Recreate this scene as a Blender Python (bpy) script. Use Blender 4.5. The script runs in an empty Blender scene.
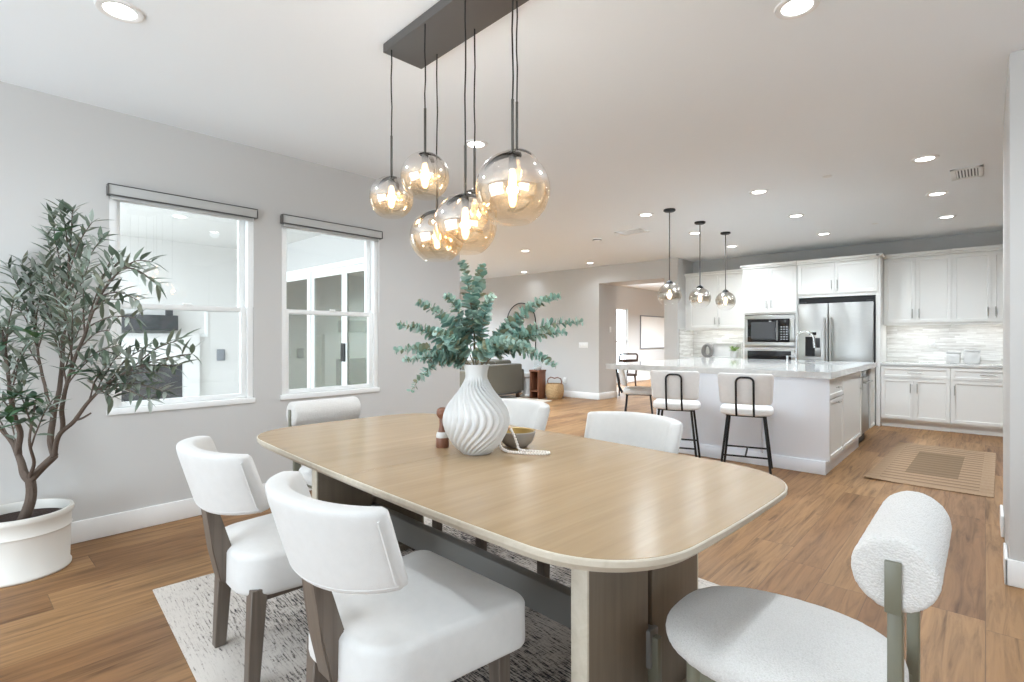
import bpy, bmesh, math, random
from mathutils import Vector, Matrix, noise
random.seed(7)
PI = math.pi
C = bpy.context.scene.collection
SC = bpy.context.scene

# ------------------------------------------------------------------ camera model
FPX, CAM_H, HOR, YAW = 520.0, 1.27, 338.0, math.radians(42.3)
FWD = Vector((-math.sin(YAW), math.cos(YAW), 0)); RGT = Vector((math.cos(YAW), math.sin(YAW), 0))
cam_d = bpy.data.cameras.new('camera'); cam = bpy.data.objects.new('camera', cam_d); C.objects.link(cam)
cam_d.sensor_width = 36; cam_d.lens = 36 * FPX / 1024
cam_d.shift_y = -(341 - HOR) / 1024
cam_d.clip_start = 0.05; cam_d.clip_end = 200
cam.location = (0, 0, CAM_H); cam.rotation_euler = (PI / 2, 0, YAW)
SC.camera = cam
def at(u, v, dep):
    """a point of the place, from its bearing and its distance along the view"""
    p = FWD * dep + RGT * ((u - 512) / FPX * dep); p.z = CAM_H + (HOR - v) / FPX * dep
    return p

# ------------------------------------------------------------------ materials
def L(c):
    return c / 12.92 if c <= .04045 else ((c + .055) / 1.055) ** 2.4
def S(r, g, b):
    return (L(r / 255), L(g / 255), L(b / 255), 1)
class NT:
    def __init__(s, name):
        s.m = bpy.data.materials.new(name); s.m.use_nodes = True; s.t = s.m.node_tree; s.t.nodes.clear()
        s.out = s.n('ShaderNodeOutputMaterial')
    def n(s, typ, **kw):
        nd = s.t.nodes.new(typ)
        for k, v in kw.items():
            if k.startswith('i_'):
                key = k[2:].replace('_', ' ')
                nd.inputs[key].default_value = v
            else: setattr(nd, k, v)
        return nd
    def l(s, a, b): s.t.links.new(a, b)
    def math(s, op, a, b=None, c=None):
        nd = s.n('ShaderNodeMath', operation=op)
        for i, v in enumerate((a, b, c)):
            if v is None: continue
            if isinstance(v, (int, float)): nd.inputs[i].default_value = v
            else: s.l(v, nd.inputs[i])
        return nd.outputs[0]
    def ramp(s, fac, stops, interp='LINEAR'):
        nd = s.n('ShaderNodeValToRGB'); cr = nd.color_ramp; cr.interpolation = interp
        while len(cr.elements) < len(stops): cr.elements.new(.5)
        for e, (p, c) in zip(cr.elements, stops): e.position = p; e.color = c
        s.l(fac, nd.inputs[0]); return nd.outputs[0]
    def mix(s, fac, a, b, typ='MIX'):
        nd = s.n('ShaderNodeMix', data_type='RGBA', blend_type=typ)
        for sock, v in ((nd.inputs[0], fac), (nd.inputs[6], a), (nd.inputs[7], b)):
            if isinstance(v, (int, float)): sock.default_value = v
            elif isinstance(v, tuple): sock.default_value = v
            else: s.l(v, sock)
        return nd.outputs[2]
    def obj(s, scale=(1, 1, 1), world=False):
        mp = s.n('ShaderNodeMapping'); mp.inputs['Scale'].default_value = scale
        if world: s.l(s.n('ShaderNodeNewGeometry').outputs['Position'], mp.inputs[0])
        else: s.l(s.n('ShaderNodeTexCoord').outputs['Object'], mp.inputs[0])
        return mp.outputs[0]
    def noise(s, vec, scale, detail=3, rough=.55, dist=0):
        nd = s.n('ShaderNodeTexNoise', i_Scale=scale, i_Detail=detail, i_Roughness=rough, i_Distortion=dist)
        if vec is not None: s.l(vec, nd.inputs['Vector'])
        return nd.outputs[0]
    def bump(s, h, strength=.3, dist=.01):
        nd = s.n('ShaderNodeBump', i_Strength=strength, i_Distance=dist); s.l(h, nd.inputs['Height']); return nd.outputs[0]
    def pbr(s, color, rough=.5, metal=0, spec=.5, normal=None, **kw):
        p = s.n('ShaderNodeBsdfPrincipled')
        for k, v in (('Base Color', color), ('Roughness', rough), ('Metallic', metal), ('Specular IOR Level', spec)):
            if isinstance(v, (int, float, tuple)): p.inputs[k].default_value = v
            else: s.l(v, p.inputs[k])
        for k, v in kw.items(): p.inputs[k.replace('_', ' ')].default_value = v
        if normal is not None: s.l(normal, p.inputs['Normal'])
        s.l(p.outputs[0], s.out.inputs[0]); return s.m
def plain(name, col, rough=.5, metal=0, spec=.5, bump=None, var=0.0):
    t = NT(name); o = t.obj()
    c = col; nrm = None
    if var:
        nz = t.noise(o, 6); c = t.mix(nz, tuple(x * (1 - var) for x in col[:3]) + (1,), tuple(min(1, x * (1 + var)) for x in col[:3]) + (1,))
    if bump: nrm = t.bump(t.noise(o, bump[0], 2), bump[1], bump[2] if len(bump) > 2 else .005)
    return t.pbr(c, rough, metal, spec, nrm)
def emit(name, col, st):
    t = NT(name); e = t.n('ShaderNodeEmission', i_Color=col, i_Strength=st); t.l(e.outputs[0], t.out.inputs[0]); return t.m

M = {}
M['wall'] = plain('wall_paint', S(203, 201, 198), .85, bump=(220, .06, .002))
M['ceiling'] = plain('ceiling_paint', S(243, 247, 250), .9, bump=(180, .05, .002))
M['trim'] = plain('white_trim', S(238, 237, 235), .45)
M['cab'] = plain('cabinet_white', S(238, 237, 233), .4)
M['island'] = plain('island_grey_white', S(244, 248, 255), .45)
M['vinyl'] = plain('white_vinyl', S(242, 242, 240), .35)
M['black'] = plain('black_metal', S(30, 30, 31), .42, .3)
M['clipblack'] = plain('matte_black_clip', (.0015, .0015, .0015, 1), .9, 0, .05)
M['bronze'] = plain('dark_gunmetal', S(98, 95, 92), .45, .3)
M['rodmetal'] = plain('dark_steel_rod', S(95, 92, 88), .35, .8)
M['nickel'] = plain('brushed_nickel', S(190, 188, 184), .3, 1)
M['chrome'] = plain('chrome', S(215, 215, 215), .1, 1)
M['blackglass'] = plain('black_glass', S(18, 18, 20), .08)
M['darkplastic'] = plain('dark_plastic', S(42, 42, 44), .5)
M['greyscreen'] = plain('grey_window_mesh', S(70, 70, 72), .2)
def m_steel():
    t = NT('stainless_steel'); nz = t.noise(t.obj((3, 3, 120)), 4, 3)
    return t.pbr(t.mix(nz, S(172, 172, 170), S(194, 194, 191)), .34, 1, .5, t.bump(nz, .03, .002))
M['steel'] = m_steel()
def m_floor():
    t = NT('oak_planks')
    sp = t.n('ShaderNodeSeparateXYZ'); t.l(t.n('ShaderNodeNewGeometry').outputs['Position'], sp.inputs[0])
    u = t.math('DIVIDE', sp.outputs[0], .215); row = t.math('FLOOR', u); fu = t.math('FRACT', u)
    wr = t.n('ShaderNodeTexWhiteNoise', noise_dimensions='1D'); t.l(row, wr.inputs['W'])
    v = t.math('ADD', t.math('DIVIDE', sp.outputs[1], 1.75), t.math('MULTIPLY', wr.outputs[0], 7.3)); col = t.math('FLOOR', v); fv = t.math('FRACT', v)
    cb = t.n('ShaderNodeCombineXYZ'); t.l(row, cb.inputs[0]); t.l(col, cb.inputs[1])
    w2 = t.n('ShaderNodeTexWhiteNoise', noise_dimensions='3D'); t.l(cb.outputs[0], w2.inputs['Vector'])
    base = t.ramp(w2.outputs['Value'], [(0, S(126, 90, 58)), (.35, S(138, 101, 66)), (.65, S(148, 111, 74)), (1, S(158, 121, 83))])
    g = t.n('ShaderNodeCombineXYZ')
    off = t.math('MULTIPLY', w2.outputs['Value'], 37)
    t.l(t.math('MULTIPLY', sp.outputs[0], 16), g.inputs[0]); t.l(t.math('ADD', t.math('MULTIPLY', sp.outputs[1], 1.1), off), g.inputs[1]); t.l(off, g.inputs[2])
    n1 = t.noise(g.outputs[0], 1.6, 6, .62, .9)
    c1 = t.mix(1.0, base, t.ramp(n1, [(.28, (.42, .39, .38, 1)), (.42, (.78, .77, .77, 1)), (.55, (1.0, 1.0, 1.0, 1)), (.75, (1.22, 1.2, 1.17, 1))]), 'MULTIPLY')
    g2 = t.n('ShaderNodeCombineXYZ')
    t.l(t.math('MULTIPLY', sp.outputs[0], 5.5), g2.inputs[0]); t.l(t.math('ADD', t.math('MULTIPLY', sp.outputs[1], 1.7), off), g2.inputs[1]); t.l(off, g2.inputs[2])
    kn = t.noise(g2.outputs[0], 1.5, 3, .6, .3)
    c2 = t.mix(t.ramp(kn, [(.66, (0, 0, 0, 1)), (.76, (.75, .75, .75, 1))]), c1, S(92, 64, 48))
    gap = t.math('MAXIMUM', t.math('LESS_THAN', fu, .012), t.math('LESS_THAN', fv, .0018))
    c3 = t.mix(t.math('MULTIPLY', gap, .6), c2, S(70, 50, 38))
    h = t.math('SUBTRACT', t.math('MULTIPLY', n1, .25), gap)
    return t.pbr(c3, t.ramp(n1, [(.3, (.46, .46, .46, 1)), (.7, (.40, .40, .40, 1))]), 0, .18, t.bump(h, .25, .003))
M['floor'] = m_floor()
def m_wood(name, a, b, c, axis=0, rough=.4, spec=.5, fine=1.0, bumpst=.12):
    t = NT(name); sc = [26 * fine, 26 * fine, 26 * fine]; sc[axis] = 1.4 * fine
    n1 = t.noise(t.obj(tuple(sc)), 1.3, 5, .6, .6)
    n2 = t.noise(t.obj((2.5, 2.5, 2.5)), 1.2, 2)
    col = t.mix(t.math('MULTIPLY', n2, .35), t.ramp(n1, [(.3, a), (.52, b), (.75, c)]), b)
    return t.pbr(col, rough, 0, spec, t.bump(n1, bumpst, .002))
M['table_top'] = m_wood('light_oak_top', S(155, 130, 99), S(163, 138, 106), S(171, 147, 115), 1, .24, .5, .7, .12)
M['table_base'] = m_wood('taupe_oak_base', S(100, 88, 74), S(108, 96, 81), S(116, 104, 89), 2, .45)
M['table_edge'] = m_wood('pale_oak_edge', S(184, 174, 156), S(194, 184, 167), S(202, 193, 178), 1, .45)  # oak made paler to stand for window light on the edges
M['stretcher'] = plain('grey_painted_beam', S(118, 116, 112), .45, var=.05)
M['chair_wood'] = m_wood('grey_brown_wood', S(84, 74, 65), S(102, 91, 81), S(116, 105, 95), 2, .5)
M['walnut'] = m_wood('walnut_brown', S(98, 60, 42), S(122, 78, 56), S(142, 96, 72), 2, .4)
M['greenpost'] = plain('grey_green_lacquer', S(112, 110, 94), .4, var=.06)
def m_fabric(name, col, sc=700, st=.35, rough=.95, var=.05):
    t = NT(name); nz = t.noise(t.obj((1, 1, 1)), sc, 2); n2 = t.noise(t.obj(), 30, 3)
    c = t.mix(n2, tuple(x * (1 - var) for x in col[:3]) + (1,), tuple(min(1, x * (1 + var)) for x in col[:3]) + (1,))
    return t.pbr(c, rough, 0, .2, t.bump(nz, st, .003), Sheen_Weight=.25)
M['linen'] = m_fabric('white_linen', S(208, 206, 203), 420, .3)
M['stoolfab'] = m_fabric('cream_fabric', S(234, 232, 229), 500, .3)
M['sofa'] = m_fabric('olive_grey_upholstery', S(88, 82, 69), 400, .3)
M['sofa_dark'] = m_fabric('dark_sofa_base', S(70, 68, 68), 400, .3)
def m_boucle():
    t = NT('white_boucle'); v = t.n('ShaderNodeTexVoronoi', i_Scale=230.0); t.l(t.obj(), v.inputs['Vector'])
    n2 = t.noise(t.obj(), 160, 3, .7)
    h = t.math('ADD', t.math('MULTIPLY', v.outputs['Distance'], -1.0), n2)
    c = t.mix(v.outputs['Distance'], S(218, 215, 211), S(202, 198, 193))
    return t.pbr(c, .97, 0, .15, t.bump(h, .55, .004), Sheen_Weight=.3)
M['boucle'] = m_boucle()
def m_rug():
    t = NT('distressed_rug')
    big = t.noise(t.obj(), 1.1, 4, .6)
    a = t.noise(t.obj((14, 130, 1)), 1.0, 4, .75)
    b = t.noise(t.obj((110, 26, 1)), 1.0, 3, .7)
    thr = t.math('ADD', a, t.math('MULTIPLY', t.math('SUBTRACT', big, .5), .45))
    thr = t.math('ADD', thr, t.math('MULTIPLY', t.math('SUBTRACT', b, .5), .3))
    sx = t.n('ShaderNodeSeparateXYZ'); t.l(t.obj(), sx.inputs[0])
    dx = t.math('MINIMUM', t.math('SUBTRACT', 1.2, t.math('ABSOLUTE', sx.outputs[0])), t.math('SUBTRACT', 1.065, t.math('ABSOLUTE', sx.outputs[1])))
    thr = t.math('ADD', thr, t.math('MULTIPLY', t.math('SUBTRACT', t.math('MINIMUM', dx, .55), .42), .22))
    col = t.ramp(thr, [(.40, S(204, 195, 186)), (.50, S(190, 180, 171)), (.55, S(150, 140, 132)), (.60, S(66, 63, 64)), (.72, S(40, 40, 44))])
    return t.pbr(col, .97, 0, .1, t.bump(t.noise(t.obj((1, 1, 1)), 330, 2), .5, .004))
M['rug'] = m_rug()
def m_mat():
    t = NT('tan_woven_mat')
    sx = t.n('ShaderNodeSeparateXYZ'); t.l(t.obj(), sx.inputs[0])
    st = t.math('SINE', t.math('MULTIPLY', sx.outputs[1], 52)); nz = t.noise(t.obj((60, 14, 1)), 1, 3, .7)
    ax = t.math('ABSOLUTE', sx.outputs[0]); ay = t.math('ABSOLUTE', sx.outputs[1])
    inn = t.math('MULTIPLY', t.math('LESS_THAN', ax, .19), t.math('LESS_THAN', ay, .6))
    mid = t.math('MULTIPLY', t.math('LESS_THAN', ax, .34), t.math('LESS_THAN', ay, 1.0))
    stripe = t.math('MULTIPLY', t.math('GREATER_THAN', t.math('ADD', st, t.math('MULTIPLY', nz, 1.2)), 1.15), mid)
    c = t.mix(nz, S(150, 124, 100), S(168, 142, 116))
    c = t.mix(t.math('MULTIPLY', stripe, .5), c, S(98, 78, 62))
    c = t.mix(t.math('MULTIPLY', inn, .6), c, S(106, 88, 68))
    return t.pbr(c, .95, 0, .1, t.bump(t.math('ADD', st, nz), .4, .004))
M['mat'] = m_mat()
def m_quartz():
    t = NT('white_quartz'); n1 = t.noise(t.obj(world=True), 2.2, 5, .6, 1.2)
    return t.pbr(t.ramp(n1, [(.4, S(220, 219, 216)), (.5, S(208, 207, 205)), (.56, S(222, 221, 218))]), .07, 0, .6)
M['quartz'] = m_quartz()
def m_splash():
    t = NT('linear_mosaic_tile')
    sp = t.n('ShaderNodeSeparateXYZ'); t.l(t.n('ShaderNodeNewGeometry').outputs['Position'], sp.inputs[0])
    w = t.math('DIVIDE', sp.outputs[2], .026); r = t.math('FLOOR', w)
    wn = t.n('ShaderNodeTexWhiteNoise', noise_dimensions='1D'); t.l(r, wn.inputs['W'])
    s_ = t.math('ADD', t.math('DIVIDE', t.math('ADD', sp.outputs[0], sp.outputs[1]), .3), t.math('MULTIPLY', wn.outputs[0], 9)); c = t.math('FLOOR', s_)
    cb = t.n('ShaderNodeCombineXYZ'); t.l(r, cb.inputs[0]); t.l(c, cb.inputs[1])
    w2 = t.n('ShaderNodeTexWhiteNoise', noise_dimensions='3D'); t.l(cb.outputs[0], w2.inputs['Vector'])
    col = t.ramp(w2.outputs['Value'], [(0, S(190, 186, 180)), (.3, S(208, 205, 199)), (.6, S(222, 220, 216)), (1, S(236, 235, 231))])
    vein = t.noise(t.obj((3, 3, 30), True), 2.5, 4)
    col = t.mix(.35, col, t.ramp(vein, [(.4, S(188, 184, 178)), (.6, S(238, 237, 233))]))
    gap = t.math('MAXIMUM', t.math('LESS_THAN', t.math('FRACT', w), .07), t.math('LESS_THAN', t.math('FRACT', s_), .008))
    col = t.mix(t.math('MULTIPLY', gap, .5), col, S(170, 168, 164))
    return t.pbr(col, .18, 0, .5, t.bump(t.math('SUBTRACT', w2.outputs['Value'], gap), .2, .002))
M['splash'] = m_splash()
M['ceramic'] = plain('matte_white_ceramic', S(212, 211, 209), .7, bump=(60, .05, .003))
M['potwhite'] = plain('cream_glazed_pot', S(224, 221, 214), .5)
M['soil'] = plain('dark_soil', S(58, 42, 36), .95, bump=(60, .9, .03), var=.4)
def m_leaf(name, cols, rough=.5):
    t = NT(name); rnd = t.n('ShaderNodeNewGeometry').outputs['Random Per Island']
    n = len(cols); c = t.ramp(rnd, [(i / max(1, n - 1), k) for i, k in enumerate(cols)])
    p = t.n('ShaderNodeBsdfPrincipled', i_Roughness=rough); t.l(c, p.inputs['Base Color'])
    tr = t.n('ShaderNodeBsdfTranslucent'); t.l(c, tr.inputs[0])
    mx = t.n('ShaderNodeMixShader'); mx.inputs[0].default_value = .22
    t.l(p.outputs[0], mx.inputs[1]); t.l(tr.outputs[0], mx.inputs[2]); t.l(mx.outputs[0], t.out.inputs[0]); return t.m
M['olive'] = m_leaf('olive_leaf', [S(66, 80, 66), S(98, 112, 94), S(142, 150, 138), S(176, 182, 174), S(88, 102, 84), S(124, 126, 106)])
M['broadleaf'] = m_leaf('broad_leaf', [S(44, 70, 40), S(70, 104, 62), S(120, 148, 132), S(54, 84, 56)], .4)
M['bark'] = plain('brown_bark', S(94, 80, 70), .85, bump=(60, .7, .01), var=.25)
M['euc'] = m_leaf('eucalyptus_leaf', [S(112, 150, 136), S(154, 186, 174), S(186, 210, 202), S(132, 160, 142), S(150, 146, 118), S(140, 178, 168), S(124, 160, 150)], .55)
M['eucstem'] = plain('eucalyptus_stem', S(120, 108, 84), .7)
M['stone'] = plain('grey_stone_bowl', S(150, 142, 132), .7, bump=(70, .25, .004), var=.12)
M['gold'] = plain('gold_bowl_inside', S(176, 146, 84), .45, .3)
M['bead'] = plain('white_wood_bead', S(236, 228, 220), .6)
M['tan'] = plain('tan_wood_bead', S(206, 168, 128), .6)
M['basket'] = m_wood('woven_seagrass', S(150, 118, 82), S(184, 152, 112), S(204, 174, 136), 0, .85, .2, 2.0, .5)
def m_glass(name, tint, refl=.08, rough=.0, fres=True):
    t = NT(name); tr = t.n('ShaderNodeBsdfTransparent', i_Color=tint); gl = t.n('ShaderNodeBsdfGlossy', i_Roughness=rough); gl.inputs[0].default_value = (1, 1, 1, 1)
    mx = t.n('ShaderNodeMixShader')
    if fres:
        f = t.n('ShaderNodeFresnel', i_IOR=1.5); bf = t.math('SUBTRACT', 1.0, t.n('ShaderNodeNewGeometry').outputs['Backfacing']); t.l(t.math('MULTIPLY', t.math('ADD', f.outputs[0], refl), bf), mx.inputs[0])
    else: mx.inputs[0].default_value = refl
    t.l(tr.outputs[0], mx.inputs[1]); t.l(gl.outputs[0], mx.inputs[2]); t.l(mx.outputs[0], t.out.inputs[0]); return t.m
M['glass'] = m_glass('window_glass', (.97, .975, .975, 1), .03)
M['tintglass'] = m_glass('tinted_slider_glass', (.55, .58, .53, 1), .08)
M['clearglass'] = m_glass('clear_glass', (.93, .95, .95, 1), .03)
def m_ombre(name, stops_refl, stops_tint, stops_gloss, soft=.45):
    """coated glass globe: the metal coating fades along the height of the globe (object z in -1..1 globe radii is baked in the mesh as local z / r)"""
    t = NT(name); sp = t.n('ShaderNodeSeparateXYZ'); t.l(t.n('ShaderNodeTexCoord').outputs['Generated'], sp.inputs[0])
    z = sp.outputs[2]
    f = t.n('ShaderNodeFresnel', i_IOR=1.45)
    r = t.ramp(z, stops_refl)
    tr = t.n('ShaderNodeBsdfTransparent'); t.l(t.ramp(z, stops_tint), tr.inputs[0])
    gc = t.ramp(z, stops_gloss); g0 = t.n('ShaderNodeBsdfGlossy', i_Roughness=.02); t.l(gc, g0.inputs[0]); g2 = t.n('ShaderNodeBsdfGlossy', i_Roughness=soft); t.l(gc, g2.inputs[0])
    gl = t.n('ShaderNodeMixShader'); gl.inputs[0].default_value = .15; t.l(g0.outputs[0], gl.inputs[1]); t.l(g2.outputs[0], gl.inputs[2])
    mx = t.n('ShaderNodeMixShader'); t.l(t.math('MINIMUM', t.math('ADD', r, t.math('MULTIPLY', t.math('MULTIPLY', f.outputs[0], .8), t.math('SUBTRACT', 1.0, t.n('ShaderNodeNewGeometry').outputs['Backfacing']))), .95), mx.inputs[0])
    t.l(tr.outputs[0], mx.inputs[1]); t.l(gl.outputs[0], mx.inputs[2]); t.l(mx.outputs[0], t.out.inputs[0]); return t.m
def g1(v): return (v, v, v, 1)
M['amber'] = m_ombre('amber_ombre_glass',
    [(0, g1(.05)), (.2, g1(.10)), (.38, g1(.46)), (.58, g1(.78)), (.70, g1(.62)), (.80, g1(.18)), (1, g1(.06))],
    [(0, (.98, .95, .91, 1)), (.2, (.95, .84, .68, 1)), (.42, (.86, .68, .45, 1)), (.62, (.78, .66, .54, 1)), (.78, (.90, .88, .86, 1)), (1, (.95, .945, .94, 1))],  # amber of the middle stops also holds the bulbs' glow
    [(0, (1, .96, .9, 1)), (.4, (.98, .88, .74, 1)), (.62, (.84, .82, .81, 1)), (1, (.9, .9, .9, 1))])
M['smoke'] = m_ombre('smoke_ombre_glass',
    [(0, g1(.03)), (.26, g1(.06)), (.42, g1(.5)), (.7, g1(.62)), (1, g1(.62))],
    [(0, (1, 1, 1, 1)), (.28, (.97, .96, .94, 1)), (.42, (.66, .62, .56, 1)), (1, (.55, .52, .48, 1))],
    [(0, (1, 1, 1, 1)), (.5, (.72, .69, .64, 1)), (1, (.66, .63, .6, 1))])
M['bulb'] = emit('warm_filament_bulb', (1, .72, .40, 1), 12)
M['bulbk'] = emit('warm_pendant_bulb', (1, .78, .5, 1), 14)
M['lens'] = emit('downlight_lens', (1, .97, .92, 1), 9)
M['ledstrip'] = emit('undercabinet_led', (1, .97, .92, 1), 6)
M['mirror'] = plain('mirror_glass', S(230, 230, 230), .02, 1)
M['concrete'] = plain('patio_concrete', S(190, 188, 184), .8, var=.05)
M['stucco'] = plain('patio_stucco_white', S(220, 217, 213), .9, bump=(90, .2, .004))
M['firebox'] = plain('dark_firebox', S(62, 62, 64), .6, var=.25)
M['canvas'] = plain('pale_canvas', S(236, 234, 230), .9, var=.02)
M['greybox'] = plain('grey_outlet_cover', S(140, 142, 146), .5)
M['plate'] = plain('white_plate', S(240, 240, 238), .4)
M['palerug'] = plain('pale_living_rug', S(214, 204, 190), .95, bump=(200, .4, .004))
M['leafgreen'] = m_leaf('fresh_green_leaf', [S(104, 136, 62), S(150, 178, 98), S(84, 116, 52)])
M['greyceramic'] = plain('grey_ceramic', S(120, 116, 113), .5, var=.1)
M['shadefab'] = plain('pale_shade_fabric', S(188, 187, 184), .8)
M['darkwood'] = plain('dark_brown_wood', S(74, 50, 38), .45)

# ------------------------------------------------------------------ mesh helpers
def box(bm, x0, x1, y0, y1, z0, z1, bev=0, seg=2):
    r = bmesh.ops.create_cube(bm, size=1.0)
    vs = r['verts']
    for v in vs: v.co = Vector((x0 + (v.co.x + .5) * (x1 - x0), y0 + (v.co.y + .5) * (y1 - y0), z0 + (v.co.z + .5) * (z1 - z0)))
    if bev:
        es = list({e for v in vs for e in v.link_edges})
        bmesh.ops.bevel(bm, geom=es, offset=bev, segments=seg, profile=.5, affect='EDGES')
def SB(*boxes, bev=0, seg=2):
    bm = bmesh.new()
    for b in boxes: box(bm, *b, bev=bev, seg=seg)
    return bm
def B(*boxes, bev=0, seg=2):
    bm = bmesh.new()
    for i, b in enumerate(boxes):
        e = .0005 * i if min(b[1] - b[0], b[3] - b[2], b[5] - b[4]) > .012 + .001 * i else 0
        box(bm, b[0] + e, b[1] - e, b[2] + e, b[3] - e, b[4] + e, b[5] - e, bev=bev, seg=seg)
    return bm
def tube(bm, pts, r, n=10, cap=True):
    pts = [Vector(p) for p in pts]; rs = r if isinstance(r, (list, tuple)) else [r] * len(pts)
    rings = []; up = None
    for i, p in enumerate(pts):
        t = (pts[min(i + 1, len(pts) - 1)] - pts[max(i - 1, 0)]).normalized()
        if up is None: up = Vector((0, 0, 1)) if abs(t.z) < .9 else Vector((1, 0, 0))
        a = t.cross(up).normalized(); b = a.cross(t).normalized(); up = b
        rings.append([bm.verts.new(p + (a * math.cos(2 * PI * k / n) + b * math.sin(2 * PI * k / n)) * rs[i]) for k in range(n)])
    skin(bm, rings, cap)
def skin(bm, rings, cap=True, closed=True):
    n = len(rings[0])
    for a, b in zip(rings, rings[1:]):
        for k in range(n if closed else n - 1):
            try: bm.faces.new((a[k], a[(k + 1) % n], b[(k + 1) % n], b[k]))
            except ValueError: pass
    if cap:
        for rg in (rings[0], rings[-1]):
            try: bm.faces.new(rg)
            except ValueError: pass
def loft(bm, rings, cap=True):
    skin(bm, [[bm.verts.new(p) for p in rg] for rg in rings], cap)
def lathe(bm, prof, n=32, c=(0, 0, 0), sx=1, sy=1, cap=True):
    rings = [[(c[0] + r * sx * math.cos(2 * PI * k / n), c[1] + r * sy * math.sin(2 * PI * k / n), c[2] + z) for k in range(n)] for r, z in prof]
    loft(bm, rings, cap)
def rot(bm, m): bm.transform(m); return bm
def mk(name, bm, mat, parent=None, smooth=True, ang=40, kind=None, sub=0):
    bmesh.ops.recalc_face_normals(bm, faces=bm.faces)
    me = bpy.data.meshes.new(name); bm.to_mesh(me); bm.free()
    me.materials.append(M[mat] if isinstance(mat, str) else mat)
    if smooth:
        me.polygons.foreach_set('use_smooth', [True] * len(me.polygons)); me.set_sharp_from_angle(angle=math.radians(ang))
    o = bpy.data.objects.new(name, me); C.objects.link(o)
    if parent is not None: o.parent = parent
    if kind: o['kind'] = kind
    if sub:
        md = o.modifiers.new('s', 'SUBSURF'); md.levels = sub; md.render_levels = sub
    return o
def thing(name, label, cat, loc=(0, 0, 0), rz=0, group=None):
    o = bpy.data.objects.new(name, None); o.empty_display_size = .1; C.objects.link(o); o.location = loc; o.rotation_euler = (0, 0, rz)
    return tag(o, label, cat, group)
def tag(o, label, cat, group=None):
    o['label'] = label; o['category'] = cat
    if group: o['group'] = group
    return o
def struct(name, bm, mat, parent=None): return mk(name, bm, mat, parent, True, 30, 'structure' if parent is None else None)
def copy_tree(o, parent=None):
    c = o.copy(); C.objects.link(c)
    if parent is not None: c.parent = parent
    for ch in list(o.children): copy_tree(ch, c)
    return c
def dup(o, loc, rz, label, group=None):
    c = copy_tree(o); c.location = loc; c.rotation_euler = (0, 0, rz); c['label'] = label
    if group: c['group'] = group
    return c
def dense(bm, cuts=1):
    for _ in range(cuts): bmesh.ops.subdivide_edges(bm, edges=bm.edges[:], cuts=1, use_grid_fill=True)

CEIL = 2.74
LX = -4.17
# ================================================================== THE SHELL
struct('floor', SB((LX - .16, 3.4, -2.7, 9.9, -.1, 0), (-11.2, LX - .16, 3.7, 9.9, -.1, 0), (-7.8, -2.9, 9.9, 16.4, -.1, 0)), 'floor')
struct('ceiling', SB((LX - .16, 3.4, -2.7, 9.9, CEIL, CEIL + .1), (-11.2, LX - .16, 3.6, 9.9, CEIL, CEIL + .1), (-7.8, -2.9, 9.9, 16.4, CEIL, CEIL + .1)), 'ceiling')
W1 = (.73, 1.622); W2 = (1.84, 2.735); WZ = (.785, 2.25)
T = LX - .16
struct('wall_left', SB((T, LX, -2.7, W1[0], 0, CEIL), (T, LX, W1[1], W2[0], 0, CEIL), (T, LX, W2[1], 3.75, 0, CEIL),
    (T, LX, W1[0], W1[1], 0, WZ[0]), (T, LX, W1[0], W1[1], WZ[1], CEIL), (T, LX, W2[0], W2[1], 0, WZ[0]), (T, LX, W2[0], W2[1], WZ[1], CEIL)), 'wall')
SX = (-8.3, -4.55)
struct('wall_south', SB((-11.2, SX[0], 3.6, 3.75, 0, CEIL), (SX[1], T, 3.6, 3.75, 0, CEIL), (SX[0], SX[1], 3.6, 3.75, 2.3, CEIL)), 'wall')
FY = 9.09; KY = 9.78; OX = (-5.86, -4.43)
struct('wall_far', SB((-11.2, OX[0], FY, KY, 0, CEIL), (OX[0], OX[1], FY, KY, 2.39, CEIL), (OX[1], LX, FY, KY, 0, CEIL)), 'wall')
struct('wall_kitchen', SB((LX, 3.4, KY, 9.9, 0, CEIL)), 'wall')
struct('wall_living', SB((-11.2, -11.05, 3.75, FY, 0, CEIL)), 'wall')
struct('wall_right', SB((.09, .25, 3.7, 4.87, 0, CEIL), (.25, 3.4, 3.7, 3.85, 0, CEIL), bev=.012), 'wall')
struct('wall_east', SB((3.25, 3.4, -2.7, -1.2, 0, CEIL), (3.25, 3.4, 1.6, 3.7, 0, CEIL), (3.25, 3.4, -1.2, 1.6, 0, .6), (3.25, 3.4, -1.2, 1.6, 2.3, CEIL), (2.2, 2.35, 3.85, KY, 0, CEIL)), 'wall')
BX = (-3.9, -.3)
struct('wall_back', SB((T, BX[0], -2.7, -2.55, 0, CEIL), (BX[1], 3.4, -2.7, -2.55, 0, CEIL), (BX[0], BX[1], -2.7, -2.55, 2.4, CEIL)), 'wall')
# far room
struct('wall_hall', SB((-7.75, -7.6, KY, 11.6, 0, CEIL), (-7.75, -7.6, 11.6, 13.3, 0, .25), (-7.75, -7.6, 11.6, 13.3, 2.1, CEIL), (-7.75, -7.6, 13.3, 16.3, 0, CEIL),
    (-7.6, -3.0, 16.2, 16.35, 0, CEIL), (-3.05, -2.9, 9.9, 16.2, 0, CEIL)), 'wall')
def base(name, *bx):
    bm = bmesh.new()
    for (x0, x1, y0, y1) in bx: box(bm, x0, x1, y0, y1, 0, .135, bev=.006)
    struct(name, bm, 'trim')
base('baseboard_left', (LX, LX + .016, -2.55, 3.75), (T, LX + .016, 3.75, 3.766))
base('baseboard_far', (-11.05, OX[0] + .016, FY - .016, FY), (OX[0], OX[0] + .016, FY, KY), (OX[1] - .016, OX[1], FY, KY), (OX[1] - .016, LX, FY - .016, FY))
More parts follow.
